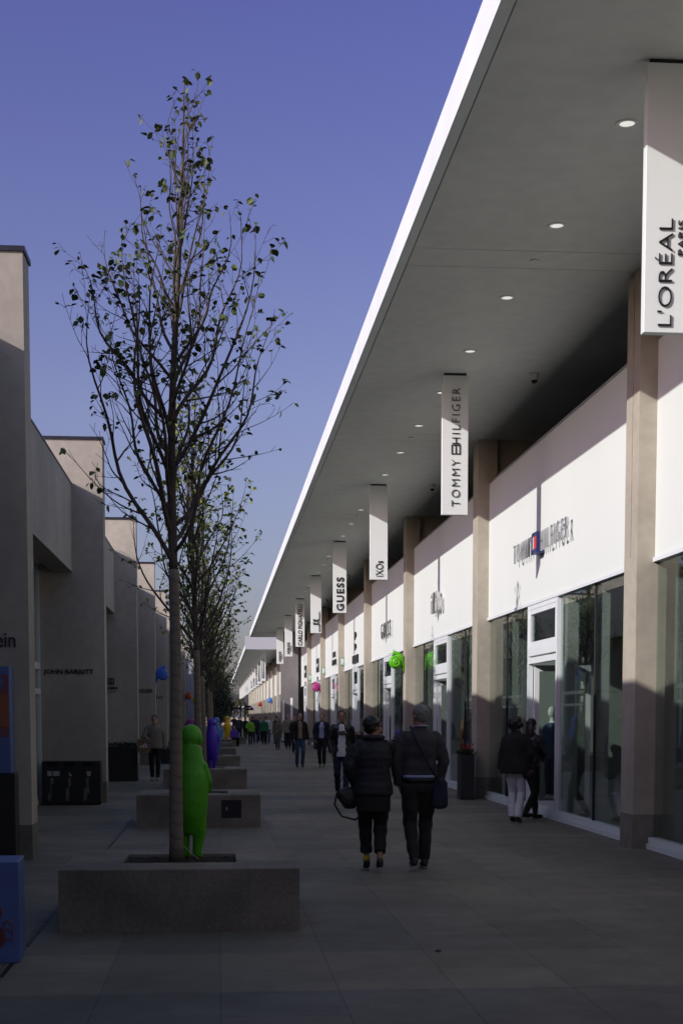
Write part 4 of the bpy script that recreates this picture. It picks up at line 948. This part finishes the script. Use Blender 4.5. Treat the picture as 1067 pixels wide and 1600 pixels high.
        remesh(hb, 'hair', hair, min(vox, .011), r, 2, .006, 40)
    r['_hp'] = [float(q) for q in hc]; r['_tn'] = float(turn)
    return r, HP, A, Z
def done(): 
    for o in bpy.data.objects:
        for k_ in ('_hp', '_tn'):
            if k_ in o: del o[k_]
cl = lambda n_, c, rough=.9, v=.15: mat('cloth_' + n_, c, rough, v, 12, .25, 120)
sole_m = mat('shoe_sole', (.25, .25, .24), .7)
hb_ = mat('hair_black', (.010, .008, .008), .45, .4, 40); hg_ = mat('hair_grey', (.17, .16, .15), .6, .5, 60, .5, 120); hd_ = mat('hair_brown', (.035, .02, .012), .5, .4, 40)
puff = cl('puffer_black', (.012, .012, .017), .7); blk = cl('black', (.009, .009, .010)); ntrou = cl('dark_trousers', (.018, .017, .017)); gsweat = cl('grey_sweater', (.040, .038, .042))
navy = cl('navy', (.012, .014, .035)); jean = cl('jeans_blue', (.035, .055, .115)); djean = cl('jeans_dark', (.012, .018, .045)); wht = cl('white', (.55, .55, .60)); leath = cl('leather_black', (.010, .010, .011), .4)
tan = cl('tan_jacket', (.19, .165, .135)); olive = cl('olive_camo', (.11, .105, .075), .9, .5); lilac = cl('lilac_shirt', (.28, .30, .48)); beige = cl('beige_shirt', (.24, .18, .14))

# 1 woman in black puffer, back to camera
p, HP, A, Z = person('woman seen from behind in black puffer jacket and cropped trousers, hand at her mouth', (1.60, 14.93, 0), 1.615, -2, True, ('belt', 'mouth'), .14, puff, blk, leath, hb_, 'bob', hem=.84, turn=-62, vox=.0095, puffy=.45, top_w=.006, cut=.2, legw=1.14, tunic=blk, skin=skin_d)
HD = p
cb = MB(); q = [(-.16 * math.cos(a) if True else 0, -.11 * math.sin(a), 1.47 + .02 * math.sin(a)) for a in [6.283 * i / 20 for i in range(21)]]
cb.tube([(.095 * math.cos(a), .085 * math.sin(a) - .005, 1.475) for a in [6.283 * i / 20 for i in range(21)]], [(.035, .028)] * 21, 8, cap=False); cb.obj('collar', puff, p, True)
for s_ in (-1, 1): MB().tube([(s_ * .07, (.06 if s_ < 0 else -.06), .17), (s_ * .07, (.06 if s_ < 0 else -.06), .11)], [.034, .040], 10).obj('sock', mat('sock_yellow', (.40, .28, .03), .9), p, True)
bg_ = empty('handbag', (1.345, 14.98, .76), 'soft black shoulder bag hanging at the left side of the woman in the puffer jacket', 'bag', rz=R(8)); b = MB()
b.tube([(-.11, 0, -.02), (-.08, 0, 0), (0, 0, .01), (.10, 0, 0), (.13, 0, -.02)], [(.03, .08), (.055, .125), (.06, .135), (.055, .125), (.03, .09)], 14, flat=(0, 1, 0)); b.v = [(x * .9, y * .9, z * .88) for x, y, z in b.v]; remesh(b, 'body', leath, .009, bg_, 3, .006, 14)
MB().tube([(-.12, 0, .08), (-.08, .0, .20), (0.0, .0, .34), (.08, .0, .20), (.10, 0, .09)], [(.004, .012)] * 5, 6).obj('handle', leath, bg_, True)
MB().tube([(-.13, 0, .05), (-.15, -.01, -.06), (-.08, -.03, -.18), (.06, -.03, -.22), (.14, -.02, -.17)], [.012] * 5, 6).obj('strap', leath, bg_, True)
h0 = A[1][2]; 
cup = empty('cup', tuple(Matrix.Rotation(R(-2), 3, 'Z') @ (h0 * .95) + Vector((1.60 + .03, 14.93 + .06, .03))), 'small pale turquoise cup at the mouth of the woman in the puffer jacket', 'cup'); MB().tube([(0, 0, -.04), (0, 0, .04)], [.022, .03], 12).obj('shell', mat('cup_cyan', (.10, .40, .45), .5), cup, True); MB().tube([(0, 0, .041), (0, 0, .048)], [.032, .031], 12).obj('lid', white_metal, cup, True)
# 2 man in grey sweater
p, HP, A, Z = person('grey haired man seen from behind in dark grey sweater with a navy crossbody bag', (2.10, 15.02, 0), 1.735, 2, False, ('pocket', 'pocket'), -.13, gsweat, ntrou, mat('shoe_dark', (.03, .03, .032), .6), hg_, 'short', hem=.985, turn=24, vox=.0095, top_w=.01, legw=1.12, belt=True, puffy=0.0, skin=skin_d)
MB().tube([(.072 * math.cos(a), .068 * math.sin(a), 1.475 + .012) for a in [6.283 * i / 20 for i in range(21)]], [(.006, .022)] * 21, 8, cap=False, flat=(0, 0, 1)).obj('shirt_collar', lilac, p, True)
MB().tube([(0, 0, .955), (0, 0, .985)], [(.178, .134), (.176, .132)], 24, flat=(1, 0, 0)).obj('shirt_hem', lilac, p, True)
MB().tube([(0, 0, .915), (0, 0, .95)], [(.173, .129), (.172, .128)], 24, flat=(1, 0, 0)).obj('belt', leath, p, True)
gl = MB(); gl.tube([HP(.078, 0, .012), HP(.078, .09, .014)], [.0025] * 2, 5); gl.tube([HP(-.078, 0, .012), HP(-.078, .09, .014)], [.0025] * 2, 5)
for s_ in (-1, 1): gl.tube([HP(s_ * .036 + .032 * math.cos(a), .098, .012 + .02 * math.sin(a)) for a in [6.283 * i / 12 for i in range(13)]], [.0022] * 13, 5)
gl.obj('glasses', silver_m, p, True)
st = MB(); st.tube([(-.10, -.02, 1.475), (-.085, -.11, 1.40), (-.03, -.158, 1.28), (.05, -.160, 1.12), (.13, -.150, .99), (.19, -.11, .90)], [.013] * 6, 6)
sb = empty('crossbody_bag', (2.31, 14.97, .80), 'navy crossbody bag at the right hip of the man in the grey sweater', 'bag', rz=R(20)); b = MB(); b.tube([(0, 0, .17), (0, 0, .12), (0, 0, 0), (0, 0, -.12), (0, 0, -.15)], [(.05, .02), (.085, .035), (.09, .042), (.09, .042), (.06, .025)], 14, flat=(1, 0, 0)); remesh(b, 'body', navy, .009, sb, 2, .004, 12)
st.v = [tuple(Matrix.Rotation(R(-18), 3, 'Z') @ (Vector(v) * (1.735 / 1.7) + Vector((2.10 - 2.31, 15.02 - 14.97, -.80)))) for v in st.v]; st.obj('strap', navy, sb, True)
# 3 women at the shop door
person('woman with curly black hair in black jacket and white trousers walking to the shop door', (4.48, 21.58, 0), 1.60, -28, True, ('hang', 'belt'), .05, blk, wht, leath, hb_, 'curly', hem=.80, turn=-10, vox=.012, top_w=.05, flare=.035, puffy=0.3)
person('slim woman in black leather jacket and high heels stepping into the shop doorway', (4.90, 22.42, 0), 1.58, -62, True, ('hang', 'front'), .16, leath, blk, leath, hb_, 'long', hem=.98, turn=20, vox=.012, heels=True, tunic=None)
hbg = empty('handbag', (4.66, 21.45, .74), 'small black handbag at the hip of the woman in white trousers', 'bag'); b = MB(); b.ball((0, 0, 0), (.11, .045, .085), 12, 8); remesh(b, 'body', leath, .01, hbg); MB().tube([(-.09, 0, .05), (-.12, .03, .3), (-.16, .06, .58)], [(.004, .012)] * 3, 6).obj('strap', leath, hbg, True)
# 4 young man in bomber jacket
p, HP, A, Z = person('young man walking towards the camera in open black bomber jacket and white t-shirt', (2.44, 28.7, 0), 1.73, 176, False, ('swing_b', 'pocket'), .20, leath, djean, mat('shoe_grey', (.12, .12, .13), .7), hb_, 'short', hem=.90, turn=-4, vox=.012, shirt=wht, shirt_hem=.80, skin=skin_d)
text_part('lettering', 'RES', .15, .085, frame((-1, 0, 0), (0, 0, 1), (0, .148, 1.265)), letter_m, p, .006, .05)
MB().box(-.05, .05, .13, .142, 1.20, 1.33) if False else None
# 5 walkers in the middle distance
person('man in navy vest over lilac shirt with bright green shoes walking towards the camera', (3.28, 46.0, 0), 1.70, 168, False, ('hang', 'pocket'), .10, navy, blk, mat('shoe_green', (.06, .38, .10), .5), hb_, 'short', hem=.92, vox=.014, shirt=lilac, shirt_hem=.92)
person('man in black jacket, beige shirt and blue jeans walking towards the camera', (2.54, 45.6, 0), 1.72, 188, False, ('hang', 'pocket'), .07, blk, jean, leath, hb_, 'short', hem=.86, vox=.014, shirt=beige, shirt_hem=.9, top_w=.02)
person('person in a quilted sand coloured jacket and black trousers in the middle distance', (3.38, 70.8, 0), 1.70, 180, False, ('hang', 'hang'), .05, tan, blk, leath, hg_, 'short', hem=.80, vox=.018, puffy=.6, top_w=.03)
person('short person in olive camouflage coat and grey jeans in the middle distance', (2.83, 69.8, 0), 1.55, 172, True, ('front', 'hang'), .05, olive, cl('grey_jeans', (.07, .08, .09)), leath, hd_, 'bob', hem=.68, vox=.018, top_w=.03)
person('woman in black with dark bobbed hair between two men in the middle distance', (3.25, 62.0, 0), 1.62, 180, True, ('hang', 'front'), .05, blk, blk, leath, hb_, 'bob', vox=.018)
person('man in tan jacket and black trousers on the left, carrying a brown paper bag', (-1.60, 36.5, 0), 1.64, 178, False, ('hang', 'hold'), .06, tan, blk, mat('shoe_light', (.3, .3, .31), .6), hd_, 'short', hem=.84, turn=0, vox=.012, top_w=.03, puffy=.3)
pb = empty('paper_bag', (-1.86, 36.12, .72), 'brown paper shopping bag with a white peak mark, held by the man in tan', 'bag'); MB().box(-.16, .16, -.055, .055, 0, .33).obj('bag_body', mat('kraft', (.17, .11, .06), .8, .15, 6), pb)
q = MB(); 
for i, (x, h_) in enumerate(((-.07, .05), (-.01, .085), (.05, .12))): q.poly([(x - .005, -.058, .12), (x + .045, -.058, .12), (x + .02 - .015, -.058, .12 + h_), (x - .03, -.058, .12 + h_ * .8)], (0, .002, 0))
q.obj('peak_mark', wht, pb); MB().tube([(-.07, 0, .33), (-.05, 0, .42), (0, 0, .45), (.05, 0, .42), (.07, 0, .33)], [.005] * 5, 5).obj('handle', MATS['kraft'], pb)
nb = empty('shopping_bag', (-1.33, 36.45, .42), 'black shopping bag on the arm of the man in tan', 'bag'); MB().box(-.12, .12, -.05, .05, 0, .38).obj('bag_body', black_m, nb); MB().tube([(-.06, 0, .38), (0, 0, .5), (.06, 0, .38)], [.005] * 3, 5).obj('handle', black_m, nb)
# 6 far crowd
lime = cl('lime_jacket', (.16, .38, .03)); dgreen = cl('green_cardigan', (.015, .12, .05)); vio = cl('violet_top', (.10, .05, .40))
crowd = [
 ('woman in lime green jacket and black leggings in the far crowd', 1.76, 81, 1.50, 180, True, lime, blk, hb_, 'bob'),
 ('man in navy sweatshirt just behind the lime jacket', 2.12, 83.5, 1.66, 184, False, navy, djean, hb_, 'short'),
 ('person in dark green cardigan and black trousers in the far crowd', 2.52, 81, 1.55, 175, False, dgreen, blk, hd_, 'short'),
 ('person in white shirt behind the green cardigan', 2.85, 85, 1.62, 190, False, wht, jean, hb_, 'short'),
 ('person in lilac shirt far behind the green cardigan', 2.55, 90, 1.55, 180, True, lilac, blk, hd_, 'bob'),
 ('dark dressed person walking at the left edge of the cross wall', 3.35, 84, 1.62, 30, False, navy, jean, hb_, 'short'),
 ('person in dark coat passing by the far shop doors', 3.75, 80, 1.58, 20, True, blk, djean, hb_, 'bob'),
 ('dark dressed person left of the signpost in the far crowd', 1.35, 96, 1.60, 180, False, cl('slate', (.05, .05, .07)), navy, hb_, 'short'),
 ('person in black right of the signpost poles', 1.78, 97, 1.55, 180, True, blk, blk, hb_, 'bob'),
 ('photographer with raised arms by the end of the planter row', 1.12, 104, 1.65, 160, False, cl('plum', (.06, .03, .05)), blk, hb_, 'short'),
 ('person in blue jeans walking away past the cross wall', 3.05, 95, 1.60, 0, False, navy, jean, hd_, 'short'),
 ('small dark figure farthest along the right arcade', 2.6, 112, 1.6, 0, True, blk, navy, hb_, 'bob')]
for lb, x, y, H, f, fem, tp_, bt, hr, hs in crowd:
    person(lb, (x, y, 0), H, f, fem, ('mouth', 'mouth') if 'raised' in lb else ('hang', 'hold' if 'lime' in lb else 'hang'), .08, tp_, bt, leath, hr, hs, vox=.022, eyes=False, hem=.84, group='distant shoppers in the far crowd')
person('dark haired woman in white shirt leaning over at the far planter', (.52, 78.5, 0), 1.5, 70, True, ('forward', 'forward'), .08, wht, cl('khaki', (.14, .12, .09)), leath, hb_, 'long', vox=.02, lean=.35, eyes=False, hem=.88, group='distant shoppers in the far crowd')
person('child in violet top sitting on a black box by the far planter', (.82, 78.0, 0), 1.45, 200, True, ('belt', 'belt'), 0, vio, blk, leath, hb_, 'short', vox=.02, eyes=False, hem=.93, seated=True, group='distant shoppers in the far crowd')
sx = MB().box(-.2, .2, -.2, .2, 0, .36, .01).obj('seat_box', black_m); sx.location = (.84, 78.1, 0); tag(sx, 'black box seat under the child in the violet top', 'seat')
done()
